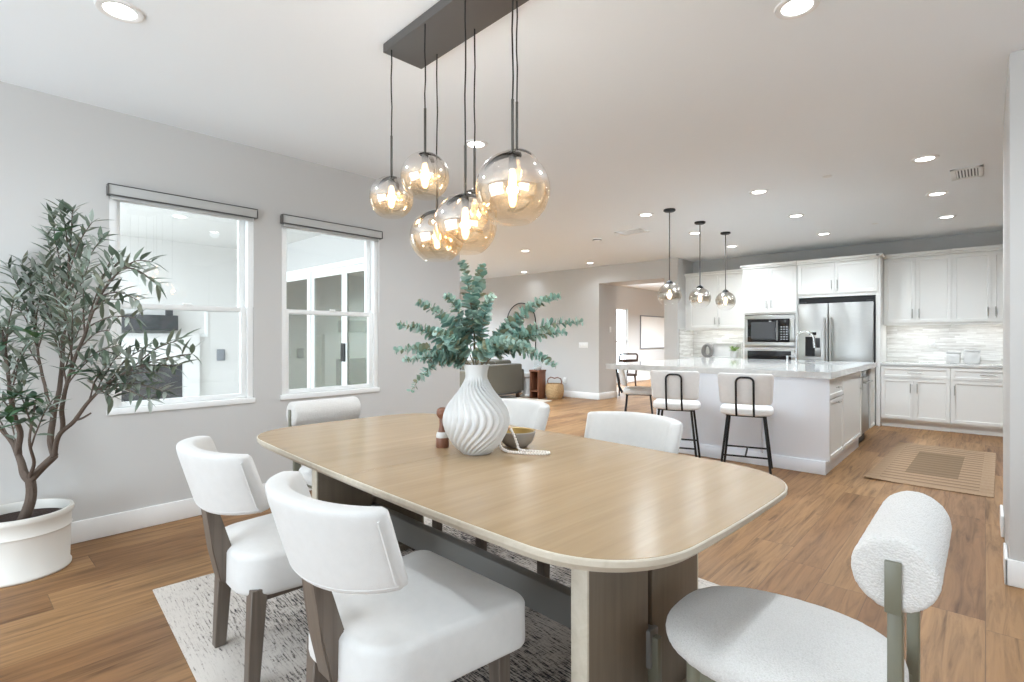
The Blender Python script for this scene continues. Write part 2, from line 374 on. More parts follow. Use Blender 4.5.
base('baseboard_right', (.074, .09, 3.684, 3.98), (.074, .09, 4.55, 4.87), (.074, 3.25, 3.684, 3.7))
base('baseboard_hall', (-7.6, -7.584, KY, 16.2))
# windows in the left wall
def hung_window(name, y0, y1, z0, z1):
    w = bpy.data.objects.new(name, None); C.objects.link(w); w['kind'] = 'structure'
    zm = 1.485; xo = LX - .055; fr = .042
    mk('window_frame', B((xo - .05, LX - .004, y0, y0 + fr, z0, z1), (xo - .05, LX - .004, y1 - fr, y1, z0, z1), (xo - .05, LX - .004, y0, y1, z1 - fr, z1), (xo - .05, LX + .004, y0, y1, z0, z0 + .03), bev=.003), 'vinyl', w)
    mk('sill', B((LX - .004, LX + .012, y0 - .012, y1 + .012, z0 - .012, z0 + .026), bev=.003), 'vinyl', w)
    def sash(nm, a, b, x, rail_b):
        s = mk(nm, B((x - .018, x + .018, y0 + fr, y0 + fr + .028, a, b), (x - .018, x + .018, y1 - fr - .04, y1 - fr, a, b), (x - .018, x + .018, y0 + fr, y1 - fr, b - .035, b), (x - .018, x + .018, y0 + fr, y1 - fr, a, a + rail_b), bev=.002), 'vinyl', w)
        mk('pane', B((x - .003, x + .003, y0 + fr + .02, y1 - fr - .03, a + .02, b - .02)), 'glass', s)
    sash('upper_sash', zm - .02, z1 - fr, xo - .03, .035)
    sash('lower_sash', z0 + .03, zm + .02, xo + .012, .035)
    mk('sash_lock', B((xo + .03, xo + .045, (y0 + y1) / 2 - .025, (y0 + y1) / 2 + .025, zm + .02, zm + .032), bev=.003), 'vinyl', w)
hung_window('window_1', W1[0], W1[1], WZ[0], WZ[1])
hung_window('window_2', W2[0], W2[1], WZ[0], WZ[1])
def blind(y0, y1, label):
    t = thing('roller_blind', label, 'blind', (LX, (y0 + y1) / 2, 2.185), 0, 'roller blinds over the dining windows')
    h = (y1 - y0) / 2
    mk('cassette', B((0, .05, -h + .007, h - .007, .005, .065), bev=.002), 'shadefab', t)
    mk('top_rail', B((0, .056, -h, h, .066, .070), bev=.002), 'bronze', t)
    for s in (-1, 1): mk('end_bracket', B((0, .056, min(s * h, s * (h - .006)), max(s * h, s * (h - .006)), 0, .062), bev=.002), 'bronze', t)
    mk('bottom_rail', B((0.0, .054, -h, h, 0, .004), bev=.001), 'bronze', t)
    mk('bottom_bar', B((.008, .03, -h + .02, h - .02, -.022, 0), bev=.004), 'shadefab', t)
    if True:
        bm = bmesh.new(); tube(bm, [(.035, h - .03, .01), (.036, h - .03, -.5), (.035, h - .03, -.68)], .0022, 6); mk('pull_chain', bm, 'plate', t)
blind(.715, 1.637, 'narrow white roller blind rolled up above the window behind the potted tree')
blind(1.825, 2.75, 'narrow white roller blind rolled up above the window nearest the chandelier')
# rear windows that let the daylight in (behind the camera) and the far room's window; the east wall window is added for fill
def grid_window(name, along, fixed, a0, a1, z0, z1, nv, nh):
    w = bpy.data.objects.new(name, None); C.objects.link(w); w['kind'] = 'structure'
    bm = bmesh.new()
    def bar(a, b, c, d):
        if along == 'x': box(bm, a, b, fixed - .03, fixed + .03, c, d)
        else: box(bm, fixed - .03, fixed + .03, a, b, c, d)
    for i in range(nv + 1):
        p = a0 + (a1 - a0) * i / nv; bar(max(a0, p - .035), min(a1, p + .035), z0, z1)
    for i in range(nh + 1):
        p = z0 + (z1 - z0) * i / nh; bar(a0, a1, max(z0, p - .035), min(z1, p + .035))
    mk('window_frame', bm, 'vinyl', w)
grid_window('window_3', 'x', -2.62, BX[0], BX[1], 0.0, 2.4, 2, 2)
grid_window('window_5', 'y', 3.32, -1.2, 1.6, .6, 2.3, 3, 2)  # unseen window, added to brighten ceiling and table
grid_window('window_4', 'y', -7.68, 11.6, 13.3, .25, 2.1, 2, 2)
# sliding doors between the living room and the patio
d = bpy.data.objects.new('door_1', None); C.objects.link(d); d['kind'] = 'structure'
mk('door_frame', B((SX[0], SX[1], 3.62, 3.73, 2.23, 2.3), (SX[0], SX[0] + .06, 3.62, 3.73, 0, 2.3), (SX[1] - .06, SX[1], 3.62, 3.73, 0, 2.3), (SX[0], SX[1], 3.62, 3.73, 0, .04)), 'vinyl', d)
for i in range(4):
    a = SX[0] + .06 + i * .91; b = a + .93; y = 3.65 if i in (0, 3) else 3.69
    p = mk('door_panel', B((a, a + .075, y - .018, y + .018, .04, 2.23), (b - .075, b, y - .018, y + .018, .04, 2.23), (a, b, y - .018, y + .018, 2.14, 2.23), (a, b, y - .018, y + .018, .04, .16)), 'vinyl', d)
    mk('pane', B((a + .06, b - .06, y - .003, y + .003, .14, 2.16)), 'tintglass', p)
    if i in (1, 2): mk('handle', B((b - .05 if i == 1 else a + .025, b - .025 if i == 1 else a + .05, y - .05, y - .018, .95, 1.2), bev=.006), 'darkplastic', p)

# ================================================================== PATIO beyond the windows
struct('patio_ground', SB((-14, T, -8, 3.6, -.12, -.02)), 'concrete')
struct('patio_ceiling', SB((-9.2, T, .9, 3.6, 2.72, 2.85)), 'stucco')
struct('wall_patio', SB((-9.15, -9.0, .2, 3.6, -.02, 2.72)), 'stucco')
t = thing('outdoor_fireplace', 'white outdoor fireplace with dark firebox and mantel beam seen through the window', 'fireplace', (-9.0, 2.05, -.02))
mk('surround', B((0, .12, -.75, .62, 0, .24), (0, .12, -.75, -.37, .24, .9), (0, .12, .40, .62, .24, .9), (0, .12, -.75, .62, .9, 1.36)), 'stucco', t)
mk('firebox', B((0.005, .06, -.37, .40, .24, .9)), 'firebox', t)
mk('mantel', B((0, .24, -.75, .30, 1.40, 1.62), bev=.008), 'firebox', t)
mk('chimney_pipe', B((.1, .17, .17, .25, 1.62, 1.76)), 'firebox', t)
mk('panel_frame', B((0, .03, .72, .76, 1.35, 1.75), (0, .03, -.75, .76, 1.75, 1.79), (0, .03, -.75, .76, 1.31, 1.35)), 'vinyl', t)
t = thing('outdoor_outlet', 'small grey outlet cover on the white patio wall', 'outlet', (-9.0, 3.0, 1.0))
mk('cover', B((0, .03, -.06, .06, -.09, .09), bev=.008), 'greybox', t); mk('lid', B((.03, .045, -.045, .045, -.07, .07), bev=.006), 'greybox', t)

# ================================================================== CEILING FIXTURES
def downlight_proto(label):
    t = thing('ceiling_downlight', label, 'downlight', (0, 0, 0), 0, 'recessed ceiling downlights')
    bm = bmesh.new(); lathe(bm, [(.062, 0), (.062, -.006), (.07, -.010), (.088, -.008), (.092, 0)], 28, cap=False); mk('trim_ring', bm, 'trim', t)
    bm = bmesh.new(); lathe(bm, [(.001, -.004), (.063, -.004)], 28, cap=False); mk('lens', bm, 'lens', t)
    return t
DL = [(-2.867, .541, 'large recessed downlight at the upper left, above the potted tree'),
      (-.616, 2.551, 'large recessed downlight at the upper right, near the wall corner'),
      (-2.851, 2.728, 'recessed downlight seen behind the chandelier cords, beside the largest globe'),
      (-2.99, 5.655, 'recessed downlight left of the first island pendant rod'),
      (-3.0, 7.1, 'recessed downlight just left of the middle island pendant rod'),
      (-3.0, 8.53, 'recessed downlight beside the farthest island pendant rod'),
      (-1.68, 5.527, 'nearest of the three downlights in a line toward the oven column'),
      (-1.68, 6.914, 'middle of the three downlights in a line toward the oven column'),
      (-1.68, 8.376, 'farthest of the three downlights in a line toward the oven column'),
      (-.364, 5.423, 'nearest of the three downlights beside the square ceiling vent'),
      (-.362, 6.823, 'middle of the three downlights beside the square ceiling vent'),
      (-.345, 8.2, 'farthest of the three downlights, close to the right wall cabinets'),
      (-5.72, 6.62, 'living room downlight just right of the hanging globes, nearer one'),
      (-5.71, 8.54, 'living room downlight below the round smoke detector, near the far wall'),
      (-7.57, 8.72, 'most distant small downlight, above the arched mirror'),
      (-7.1, 1.92, 'patio ceiling downlight seen through the left window')]
proto = None
for i, (x, y, lab) in enumerate(DL):
    z = CEIL if i < 15 else 2.72
    if proto is None: proto = downlight_proto(lab); proto.location = (x, y, z)
    else: dup(proto, (x, y, z), 0, lab)
def vent(x, y, sx, sy, label, nsl, rz=0):
    t = thing('ceiling_vent', label, 'vent', (x, y, CEIL), rz)
    mk('frame', B((-sx, sx, -sy, -sy + .035, -.012, 0), (-sx, sx, sy - .035, sy, -.012, 0), (-sx, -sx + .035, -sy, sy, -.012, 0), (sx - .035, sx, -sy, sy, -.012, 0), bev=.002), 'trim', t)
    mk('backing', B((-sx + .03, sx - .03, -sy + .03, sy - .03, -.003, -.001)), 'darkplastic', t)
    bm = bmesh.new()
    for i in range(nsl):
        yy = -sy + .035 + (i + .5) * (2 * sy - .07) / nsl
        box(bm, -sx + .03, sx - .03, yy - .004, yy + .008, -.010, -.004)
    mk('louver', bm, 'trim', t)
vent(-.119, 6.134, .19, .11, 'white slatted air vent in the ceiling at the right, above the cabinets', 7, PI / 2)
vent(-3.61, 6.432, .2, .13, 'white slatted air vent in the ceiling left of the island pendants', 8)
t = thing('smoke_detector', 'round white smoke detector on the ceiling left of the island pendants', 'smoke detector', (-4.248, 6.538, CEIL))
bm = bmesh.new(); lathe(bm, [(.001, -.045), (.045, -.042), (.058, -.03), (.065, -.01), (.065, 0)], 24); mk('body', bm, 'plate', t)
bm = bmesh.new(); lathe(bm, [(.06, -.028), (.064, -.027), (.064, -.018), (.06, -.018)], 24, cap=False); mk('grille', bm, 'darkplastic', t)
bm = bmesh.new(); lathe(bm, [(.001, -.004), (.035, -.004), (.037, 0)], 20); tag(mk('sprinkler_cover', bm, 'trim'), 'small round sprinkler cover on the ceiling, nearer the dining table', 'sprinkler').location = (-1.064, 5.429, CEIL)
bm = bmesh.new(); lathe(bm, [(.001, -.004), (.035, -.004), (.037, 0)], 20); tag(mk('sprinkler_cover', bm, 'trim'), 'small round sprinkler cover on the ceiling near the fridge cabinets', 'sprinkler').location = (-1.047, 8.08, CEIL)

# chandelier over the dining table
TILT = math.radians(-3.2)
def sphere(bm, r, n=40, m=24, top=0.0, bot=0.0, c=(0, 0, 0)):
    """globe with an opening at the top (angle top) and at the bottom (angle bot)"""
    pr = []
    for i in range(m + 1):
        a = top + (PI - top - bot) * i / m
        pr.append((max(r * math.sin(a), .0004), r * math.cos(a)))
    lathe(bm, pr, n, c, cap=False)
ch = thing('chandelier', 'seven globe chandelier of smoky amber glass hanging from a dark ceiling bar over the table', 'chandelier', (-1.72, 1.575, CEIL))
bm = B((-.50, .50, -.115, .115, -.045, 0), bev=.003); o = mk('canopy', bm, 'bronze', ch); o.rotation_euler = (0, 0, TILT)
G = [(-2.173, 1.502, 1.963, .107), (-1.880, 1.480, 2.003, .109), (-2.036, 1.678, 1.778, .135), (-1.598, 1.468, 1.739, .131), (-1.742, 1.658, 1.85, .105), (-1.318, 1.452, 1.829, .141), (-1.466, 1.642, 1.965, .104)]
GLOBE_LIGHTS = []
for i, (x, y, z, r) in enumerate(G):
    x -= -1.72; y -= 1.575; z -= CEIL
    bm = bmesh.new(); zt = z + r
    pts = [(x + .0018 * math.sin(k * 1.9 + i), y + .0014 * math.cos(k * 1.5 + i), -.04 + (zt + .2 + .04) * k / 6) for k in range(7)]
    pts[0] = (x, y, -.04); pts[-1] = (x, y, zt + .2)
    tube(bm, pts, .0032, 8); mk('cord', bm, 'black', ch)
    bm = bmesh.new(); tube(bm, [(x, y, zt + .2), (x, y, zt + .0)], .0058, 10); mk('rod', bm, 'rodmetal', ch)
    bm = bmesh.new(); sphere(bm, r, top=.32, bot=.5)
    g = mk('globe', bm, 'amber', ch); g.location = (x, y, z)
    bm = bmesh.new(); rr = r * math.sin(.34)
    # curved dark arc inside the globe's top, set across the view
    rings = []
    for k in range(11):
        a = (-.9, -.25, -.8, -.75, -.6, -.95, -.5)[i] + (.9 + .25, 1.1, 1.5, 1.5, 1.2, 1.2, 1.2)[i] * k / 10; w = r * (.10 * math.cos(a * 1.7) + .02)
        p = Vector((math.sin(a) * r * .96, 0, math.cos(a) * r * .98))
        rings.append([p + Vector((0, -w, 0)), p + Vector((0, w, 0)), p * .94 + Vector((0, w, 0)), p * .94 + Vector((0, -w, 0))])
    loft(bm, rings); rot(bm, Matrix.Rotation(YAW - .35 + .12 * (i % 3), 4, 'Z')); bm.transform(Matrix.Translation((x, y, z))); mk('clip', bm, 'clipblack', ch)
    bm = bmesh.new(); lathe(bm, [(.012, r * .99), (.014, r * .9), (.016, r * .62), (.014, r * .55)], 16, (x, y, z)); mk('socket', bm, 'rodmetal', ch)
    bm = bmesh.new(); lathe(bm, [(.008, r * .56), (.013, r * .45), (.0165, r * .2), (.0165, -r * .05), (.011, -r * .2), (.001, -r * .24)], 16, (x, y, z)); mk('bulb', bm, 'bulb', ch)
    GLOBE_LIGHTS.append((x - 1.72, y + 1.575, z + CEIL))
# island pendants
def pendant(x, y, z, label):
    t = thing('pendant_lamp', label, 'pendant lamp', (x, y, CEIL), 0, 'glass globe pendants over the island'); r = .133; zz = z - CEIL
    bm = bmesh.new(); lathe(bm, [(.001, -.03), (.05, -.028), (.066, -.018), (.066, 0)], 28); mk('canopy', bm, 'black', t)
    bm = bmesh.new(); tube(bm, [(0, 0, -.03), (0, 0, zz + r)], .0065, 10); mk('rod', bm, 'bronze', t)
    bm = bmesh.new(); lathe(bm, [(.012, r + .03), (.035, r + .012), (.045, r - .006), (.045, r - .014)], 20, (0, 0, zz)); mk('cap', bm, 'black', t)
    bm = bmesh.new(); sphere(bm, r, top=.3, bot=.02); g = mk('globe', bm, 'smoke', t); g.location = (0, 0, zz)
    bm = bmesh.new(); lathe(bm, [(.016, r - .01), (.016, r * .5), (.013, r * .42)], 14, (0, 0, zz)); mk('socket', bm, 'black', t)
    bm = bmesh.new(); lathe(bm, [(.008, r * .42), (.02, r * .1), (.022, -r * .12), (.014, -r * .3), (.001, -r * .34)], 16, (0, 0, zz)); mk('bulb', bm, 'bulbk', t)
pendant(-2.671, 5.612, 1.765, 'smoky glass globe pendant nearest the dining table, hanging at the left')
pendant(-2.673, 6.477, 1.775, 'smoky glass globe pendant in the middle of the island row')
pendant(-2.676, 7.361, 1.785, 'smoky glass globe pendant farthest away, closest to the microwave')

# ================================================================== DINING TABLE
TC = Vector((-1.727, 1.622, 0)); TZ = .76
tab = thing('dining_table', 'long light oak dining table with rounded corners on two grey-brown slab pedestals', 'table', TC, TILT)
def top_outline(n=24):
    hx, hy, rc = 1.207, .585, .30
    pts = []
    for cx, cy, a0 in ((hx - rc, hy - rc, 0), (-(hx - rc), hy - rc, PI / 2), (-(hx - rc), -(hy - rc), PI), (hx - rc, -(hy - rc), 1.5 * PI)):
        for k in range(n + 1):
            a = a0 + PI / 2 * k / n
            # superelliptic corner, plus a gentle bow along every side
            c, s = math.cos(a), math.sin(a)
            x = cx + rc * math.copysign(abs(c) ** .82, c); y = cy + rc * math.copysign(abs(s) ** .82, s)
            pts.append((x, y))
    out = []
    for i, (x, y) in enumerate(pts):
        out.append((x, y))
        x2, y2 = pts[(i + 1) % len(pts)]
        if math.hypot(x2 - x, y2 - y) > .2:
            for k in range(1, 16): out.append((x + (x2 - x) * k / 16, y + (y2 - y) * k / 16))
    res = []
    for x, y in out:
        bx = .022 * (1 - (y / hy) ** 2) * (1 if x > 0 else -1) * min(1, abs(x) / hx) ** 4
        by = .035 * (1 - (x / hx) ** 2) * (1 if y > 0 else -1) * min(1, abs(y) / hy) ** 4
        res.append((x + bx, y + by))
    return res
def clip_half(pts, sgn, gap):
    r = []; n = len(pts)
    for i in range(n):
        a, b = pts[i], pts[(i + 1) % n]; ia = a[0] * sgn >= gap; ib = b[0] * sgn >= gap
        if ia: r.append(a)
        if ia != ib:
            t_ = (gap * sgn - a[0]) / (b[0] - a[0]); r.append((gap * sgn, a[1] + (b[1] - a[1]) * t_))
    return r
outl = top_outline()
for sgn in (1, -1):
    h = clip_half(outl, sgn, .0016); bm = bmesh.new(); rings = []
    def inset(p, d):
        x, y = p; L_ = math.hypot(x, y); q = (x * (1 - d / max(L_, .3)), y * (1 - d / max(L_, .3)))
        return (sgn * max(sgn * q[0], .0016) if abs(x) > .002 else x, q[1])
    for z, d_ in ((TZ, .006), (TZ - .012, .006)): rings.append([(*inset(p, d_), z) for p in h])
    loft(bm, rings); o = mk('tabletop_half', bm, 'table_top', tab, ang=25)
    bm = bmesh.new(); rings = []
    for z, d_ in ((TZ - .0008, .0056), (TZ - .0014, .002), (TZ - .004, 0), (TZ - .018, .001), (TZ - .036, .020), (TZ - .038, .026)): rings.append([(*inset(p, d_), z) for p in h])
    loft(bm, rings); mk('edge_band', bm, 'table_edge', o, ang=25)  # rim in the pale tone that stands for window light
for sx in (-1, 1):
    for sy in (-1, 1):
        y0, y1 = (.012, .335) if sy > 0 else (-.335, -.012)
        xo = sx * .885
        o = mk('pedestal_board', B((xo - .03, xo + .03, y0, y1, .035, TZ - .04), bev=.006), 'table_base', tab)
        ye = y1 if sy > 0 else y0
        mk('edge_strip', B((xo - .0305, xo + .0305, ye - .006, ye + .006, .036, TZ - .041), bev=.005), 'table_edge', o)  # board end with window light put into its pale colour
    mk('pedestal_foot', B((sx * .885 - .055, sx * .885 + .055, -.40, .40, .012, .045), bev=.006), 'table_base', tab)
    mk('top_cleat', B((sx * .885 - .12, sx * .885 + .12, -.30, .30, TZ - .062, TZ - .036), bev=.004), 'table_base', tab)
mk('stretcher', B((-.93, .93, -.028, .028, .195, .32), bev=.008), 'stretcher', tab)
for sx in (-1, 1): mk('tenon_cap', B((min(sx * .90, sx * .95), max(sx * .90, sx * .95), -.015, .015, .14, .30), bev=.006), 'greenpost', tab)

# ================================================================== UPHOLSTERED DINING CHAIRS
def soft_prism(outline, z0, z1, round_=.03, dome=.015):
    bm = bmesh.new(); cx = sum(p[0] for p in outline) / len(outline); cy = sum(p[1] for p in outline) / len(outline)
    def sc(k): return [(cx + (x - cx) * (1 - k), cy + (y - cy) * (1 - k)) for x, y in outline]
    r = round_; w = max(abs(p[0] - cx) for p in outline)
    lv = []
    for i in range(6):
        a = PI / 2 * i / 5; lv.append((r * (1 - math.sin(a)) / w, z0 + r * (1 - math.cos(a)) * .8))
    for i in range(1, 7):
        a = PI / 2 * i / 6; lv.append((r * (1 - math.cos(a)) / w, z1 - dome - r + r * math.sin(a)))
    for k, f in ((.45, .7), (.7, .93), (.99, 1.0)): lv.append((max(k, r / w), z1 - dome + dome * f))
    rings = [[(x, y, z) for x, y in sc(k)] for k, z in lv]
    loft(bm, rings); return bm
def rrect(hw_f, hw_b, y0, y1, rf, rb, n=8):
    """rounded seat outline, wider in front (y1) than behind (y0)"""
    pts = []
    for cx, cy, r, a0 in ((hw_f - rf, y1 - rf, rf, 0), (-(hw_f - rf), y1 - rf, rf, PI / 2), (-(hw_b - rb), y0 + rb, rb, PI), (hw_b - rb, y0 + rb, rb, 1.5 * PI)):
        for k in range(n + 1):
            a = a0 + PI / 2 * k / n; pts.append((cx + r * math.cos(a), cy + r * math.sin(a)))
    out = []
    for i, p in enumerate(pts):
        q = pts[(i + 1) % len(pts)]; out.append(p); dd = math.hypot(q[0] - p[0], q[1] - p[1])
        for k in range(1, int(dd / .05) + 1): out.append((p[0] + (q[0] - p[0]) * k / (int(dd / .05) + 1), p[1] + (q[1] - p[1]) * k / (int(dd / .05) + 1)))
    return out
def taper_leg(bm, p0, p1, w0, w1, d0=None, d1=None):
    d0 = d0 or w0; d1 = d1 or w1; rings = []
    for p, w, d_ in ((p0, w0, d0), (p1, w1, d1)):
        rings.append([(p[0] - w / 2, p[1] - d_ / 2, p[2]), (p[0] + w / 2, p[1] - d_ / 2, p[2]), (p[0] + w / 2, p[1] + d_ / 2, p[2]), (p[0] - w / 2, p[1] + d_ / 2, p[2])])
    loft(bm, rings)
    bmesh.ops.bevel(bm, geom=bm.edges[:], offset=.003, segments=1, affect='EDGES')
def make_dining_chair(label):
    t = thing('dining_chair', label, 'chair', (0, 0, 0), 0, 'white upholstered dining chairs')
    bm = soft_prism(rrect(.272, .23, -.245, .262, .045, .12), .325, .502, .030, .022)
    mk('seat', bm, 'linen', t, ang=60)
    # curved back shell: an arc seen from above, thicker in the middle, leaning back
    bm = bmesh.new(); rings = []; NA = 36
    prof = []
    for k in range(28):
        a = 2 * PI * k / 28; cx = math.copysign(abs(math.cos(a)) ** .3, math.cos(a)); sz = math.copysign(abs(math.sin(a)) ** .3, math.sin(a))
        prof.append((cx, sz))
    for i in range(NA + 1):
        f = -1 + 2 * i / NA
        # rounded ends
        e = min(1, (1 - abs(f)) / .05); e = math.sqrt(max(0.0, 1 - (1 - e) ** 2)); e = .55 + .45 * e
        th = .034 * e
        x = .252 * math.sin(f * 1.12) / math.sin(1.12) ; y = -.326 + .126 * abs(f) ** 2.0
        nx, ny = -math.sin(f * .86), math.cos(f * .86)  # outward-inward direction (towards the seat)
        zc = .745 + .006 * f * f; hh = (.118 - .014 * abs(f) ** 2) * (.9 + .1 * e)
        rg = []
        for cx, sz in prof:
            lean = -.07 * (sz * .5)
            flare = 1 + .03 * sz
            rg.append((x * flare + nx * th * cx * 1.0, y + lean + ny * th * cx, zc + hh * sz))
        rings.append(rg)
    loft(bm, rings); back = mk('backrest', bm, 'linen', t, ang=60)
    def surf(f, cx, sz):
        x = .252 * math.sin(f * 1.12) / math.sin(1.12); y = -.326 + .126 * abs(f) ** 2.0; nx, ny = -math.sin(f * .86), math.cos(f * .86)
        return (x * (1 + .03 * sz) + nx * .034 * cx, y - .035 * sz + ny * .034 * cx, .745 + .006 * f * f + (.118 - .014 * f * f) * sz)
    bm = bmesh.new(); tube(bm, [surf(-.95 + 1.9 * i / NA, -.84, -.86) for i in range(NA + 1)], .0045, 6); mk('piping', bm, 'linen', back)
    for s in (-1, 1):
        bm = bmesh.new(); tube(bm, [surf(s * .94, -.99, -.8 + 1.6 * k / 10) for k in range(11)], .004, 6); mk('piping', bm, 'linen', back)
    # centre post behind the seat carrying the back
    bm = bmesh.new(); rings = []
    for z, y, w, d_ in ((.335, -.222, .060, .05), (.352, -.23, .078, .066), (.47, -.256, .084, .066), (.56, -.276, .078, .05), (.66, -.298, .076, .034)):
        rings.append([(-w / 2, y - d_ / 2, z), (w / 2, y - d_ / 2, z), (w / 2, y + d_ / 2, z), (-w / 2, y + d_ / 2, z)])
    loft(bm, rings); bmesh.ops.bevel(bm, geom=[e for e in bm.edges if abs(e.verts[0].co.z - e.verts[1].co.z) > .01], offset=.005, segments=2, affect='EDGES')
    mk('back_post', bm, 'chair_wood', t)
    mk('seat_frame', B((-.19, .19, -.19, .19, .30, .34), bev=.004), 'chair_wood', t)
    for sx in (-1, 1):
        bm = bmesh.new(); taper_leg(bm, (sx * .19, -.185, .36), (sx * .192, -.205, .0), .056, .042); mk('leg', bm, 'chair_wood', t)
        bm = bmesh.new(); taper_leg(bm, (sx * .195, .20, .36), (sx * .197, .205, .0), .052, .042); mk('leg', bm, 'chair_wood', t)
    return t
ch0 = make_dining_chair('white upholstered dining chair in the foreground, its curved back to the viewer')
RZ = .0105
ch0.location = (-1.30, .955, RZ); ch0.rotation_euler = (0, 0, math.radians(-2))
dup(ch0, (-2.125, .965, RZ), math.radians(-3), 'white upholstered dining chair standing at the rug corner by the potted tree')
dup(ch0, (-1.35, 2.125, RZ), PI + math.radians(-3), 'white dining chair on the far side of the table, in front of the kitchen stools')
dup(ch0, (-2.19, 2.17, RZ), PI + math.radians(-3), 'white dining chair on the far side of the table, half hidden by the ribbed vase')

# ------------------------------------------------------------------ bouclé end chairs
def fuzz(o, amp=.003, size=.009):
    tx = bpy.data.textures.new('bump_tex', 'CLOUDS'); tx.noise_scale = size; tx.noise_depth = 1
    md = o.modifiers.new('d', 'DISPLACE'); md.texture = tx; md.strength = amp; md.mid_level = .5; md.texture_coords = 'LOCAL'
def make_boucle_chair(label):
    t = thing('boucle_chair', label, 'chair', (0, 0, 0), 0, 'nubby white end chairs with cylinder backs')
    # seat: a soft rounded pad, narrowing towards the front
    pts = []
    for k in range(64):
        a = 2 * PI * k / 64; c, s = math.cos(a), math.sin(a)
        x = .252 * math.copysign(abs(c) ** .72, c); y = .29 * math.copysign(abs(s) ** .72, s)
        x *= 1 - .10 * max(0, y / .26)
        pts.append((x, y + .045))
    bm = bmesh.new(); rings = []
    for i in range(15):
        a = -PI / 2 + PI * i / 14; c, s = math.cos(a), math.sin(a)
        k = max(.02, abs(c) ** .38); z = .425 + .055 * math.copysign(abs(s) ** .8, s)
        rings.append([(x * k, .03 + (y - .03) * k, z) for x, y in pts])
    loft(bm, rings); o = mk('seat', bm, 'boucle', t, ang=80, sub=1); fuzz(o)
    # back roll
    bm = bmesh.new(); R = .0775; HL = .228; zc = .778; yc = -.24; rings = []
    prof = [(0.02, -HL), (.05, -HL), (R - .014, -HL), (R - .004, -HL + .004), (R, -HL + .014)] + [(R, -HL + .014 + (2 * HL - .028) * k / 14) for k in range(1, 14)] + [(R, HL - .014), (R - .004, HL - .004), (R - .014, HL), (.05, HL), (.02, HL)]
    for r_, x in prof: rings.append([(x, yc + r_ * math.cos(2 * PI * k / 40), zc + r_ * 1.02 * math.sin(2 * PI * k / 40)) for k in range(40)])
    loft(bm, rings); o = mk('back_roll', bm, 'boucle', t, ang=80, sub=1); fuzz(o)
    for s in (-1, 1):
        p = mk('post', B((min(s * (HL - .065), s * (HL - .02)), max(s * (HL - .065), s * (HL - .02)), yc - .013, yc + .013, 0, .79), bev=.003), 'greenpost', t)
        mk('end_plate', B((min(s * (HL - .02), s * (HL + .008)), max(s * (HL - .02), s * (HL + .008)), yc - .0145, yc + .0145, zc - .078, zc + .03), bev=.002), 'greenpost', p)
        bm = bmesh.new(); tube(bm, [(s * .17, .2, 0), (s * .17, .2, .395)], .0265, 20); mk('leg', bm, 'greenpost', t)
        mk('side_rail', B((min(s * .16, s * .19), max(s * .16, s * .19), yc, .2, .345, .385), bev=.005), 'greenpost', t)
    return t
bc = make_boucle_chair('nubby white chair with a cylinder back at the near right end of the table')
bc.location = (-.381, 1.556, 0); bc.rotation_euler = (0, 0, PI / 2 + math.radians(0))
dup(bc, (-2.985, 1.70, RZ), -PI / 2 + math.radians(-2), 'nubby white cylinder-back chair at the far left table end, below the windows')

# rugs
bm = B((-1.2, 1.2, -1.065, 1.065, 0, .0095), bev=.003); rug = tag(mk('area_rug', bm, 'rug'), 'distressed off-white and charcoal area rug under the dining table', 'rug')
ra = math.radians(-4.9); v = Matrix.Rotation(ra, 3, 'Z') @ Vector((1.2, 1.065, 0)); rug.location = (-3.085 + v.x, .715 + v.y, .001); rug.rotation_euler = (0, 0, ra)
bm = bmesh.new(); bmesh.ops.create_grid(bm, x_segments=24, y_segments=60, size=.5)
for v in bm.verts:
    v.co.x *= .86; v.co.y *= 2.2; v.co.z = .006 + .012 * max(0, 1 - math.hypot(v.co.x + .43, v.co.y + 1.1) / .22)
bmesh.ops.solidify(bm, geom=bm.faces[:], thickness=.006)
o = tag(mk('kitchen_mat', bm, 'mat'), 'tan woven kitchen runner with a dark centre panel on the wood floor', 'mat'); o.location = (-.36, 6.72, .001); o.rotation_euler = (0, 0, math.radians(-1))

# ================================================================== THINGS ON THE TABLE
def tz(u, v): 
    d_ = FPX * (CAM_H - TZ) / (v - HOR); p = at(u, v, d_); p.z = TZ; return p
VC = Vector((-1.678, 1.608, TZ))
va = thing('ribbed_vase', 'large white vase with swirling ribs standing in the middle of the dining table', 'vase', VC)
bm = bmesh.new(); rings = []
vp = [(.001, .004), (.052, 0), (.062, .004), (.085, .028), (.108, .062), (.126, .10), (.135, .132), (.136, .155), (.128, .19), (.108, .225), (.080, .262), (.058, .296), (.049, .325), (.048, .355), (.054, .380), (.061, .391), (.057, .392), (.045, .36), (.043, .33), (.045, .30)]
def vr(z):
    pp = vp[1:16]
    for (r0, z0), (r1, z1) in zip(pp, pp[1:]):
        if z0 <= z <= z1: return r0 + (r1 - r0) * (z - z0) / max(1e-6, z1 - z0)
    return pp[-1][0]
N = 288; rows = []
zs = [.0 + .392 * (i / 72) for i in range(73)]
def smooth_r(z):
    return (1.055 if z < .25 else 1.055 - .055 * min(1, (z - .25) / .06)) * sum(vr(min(.391, max(0, z + d_))) for d_ in (-.02, -.012, -.006, 0, .006, .012, .02)) / 7
def rib(a, z):
    if z > .31: amp = max(0, (.335 - z) / .025) * .006 if z < .335 else 0
    else: amp = .0075 * min(1, z / .03)
    tw = .85 * math.sin(PI * min(1, z / .30)) + .35 * z / .31
    return amp * (abs(math.sin((a - tw) * 13)) ** .8 - .5) * 2
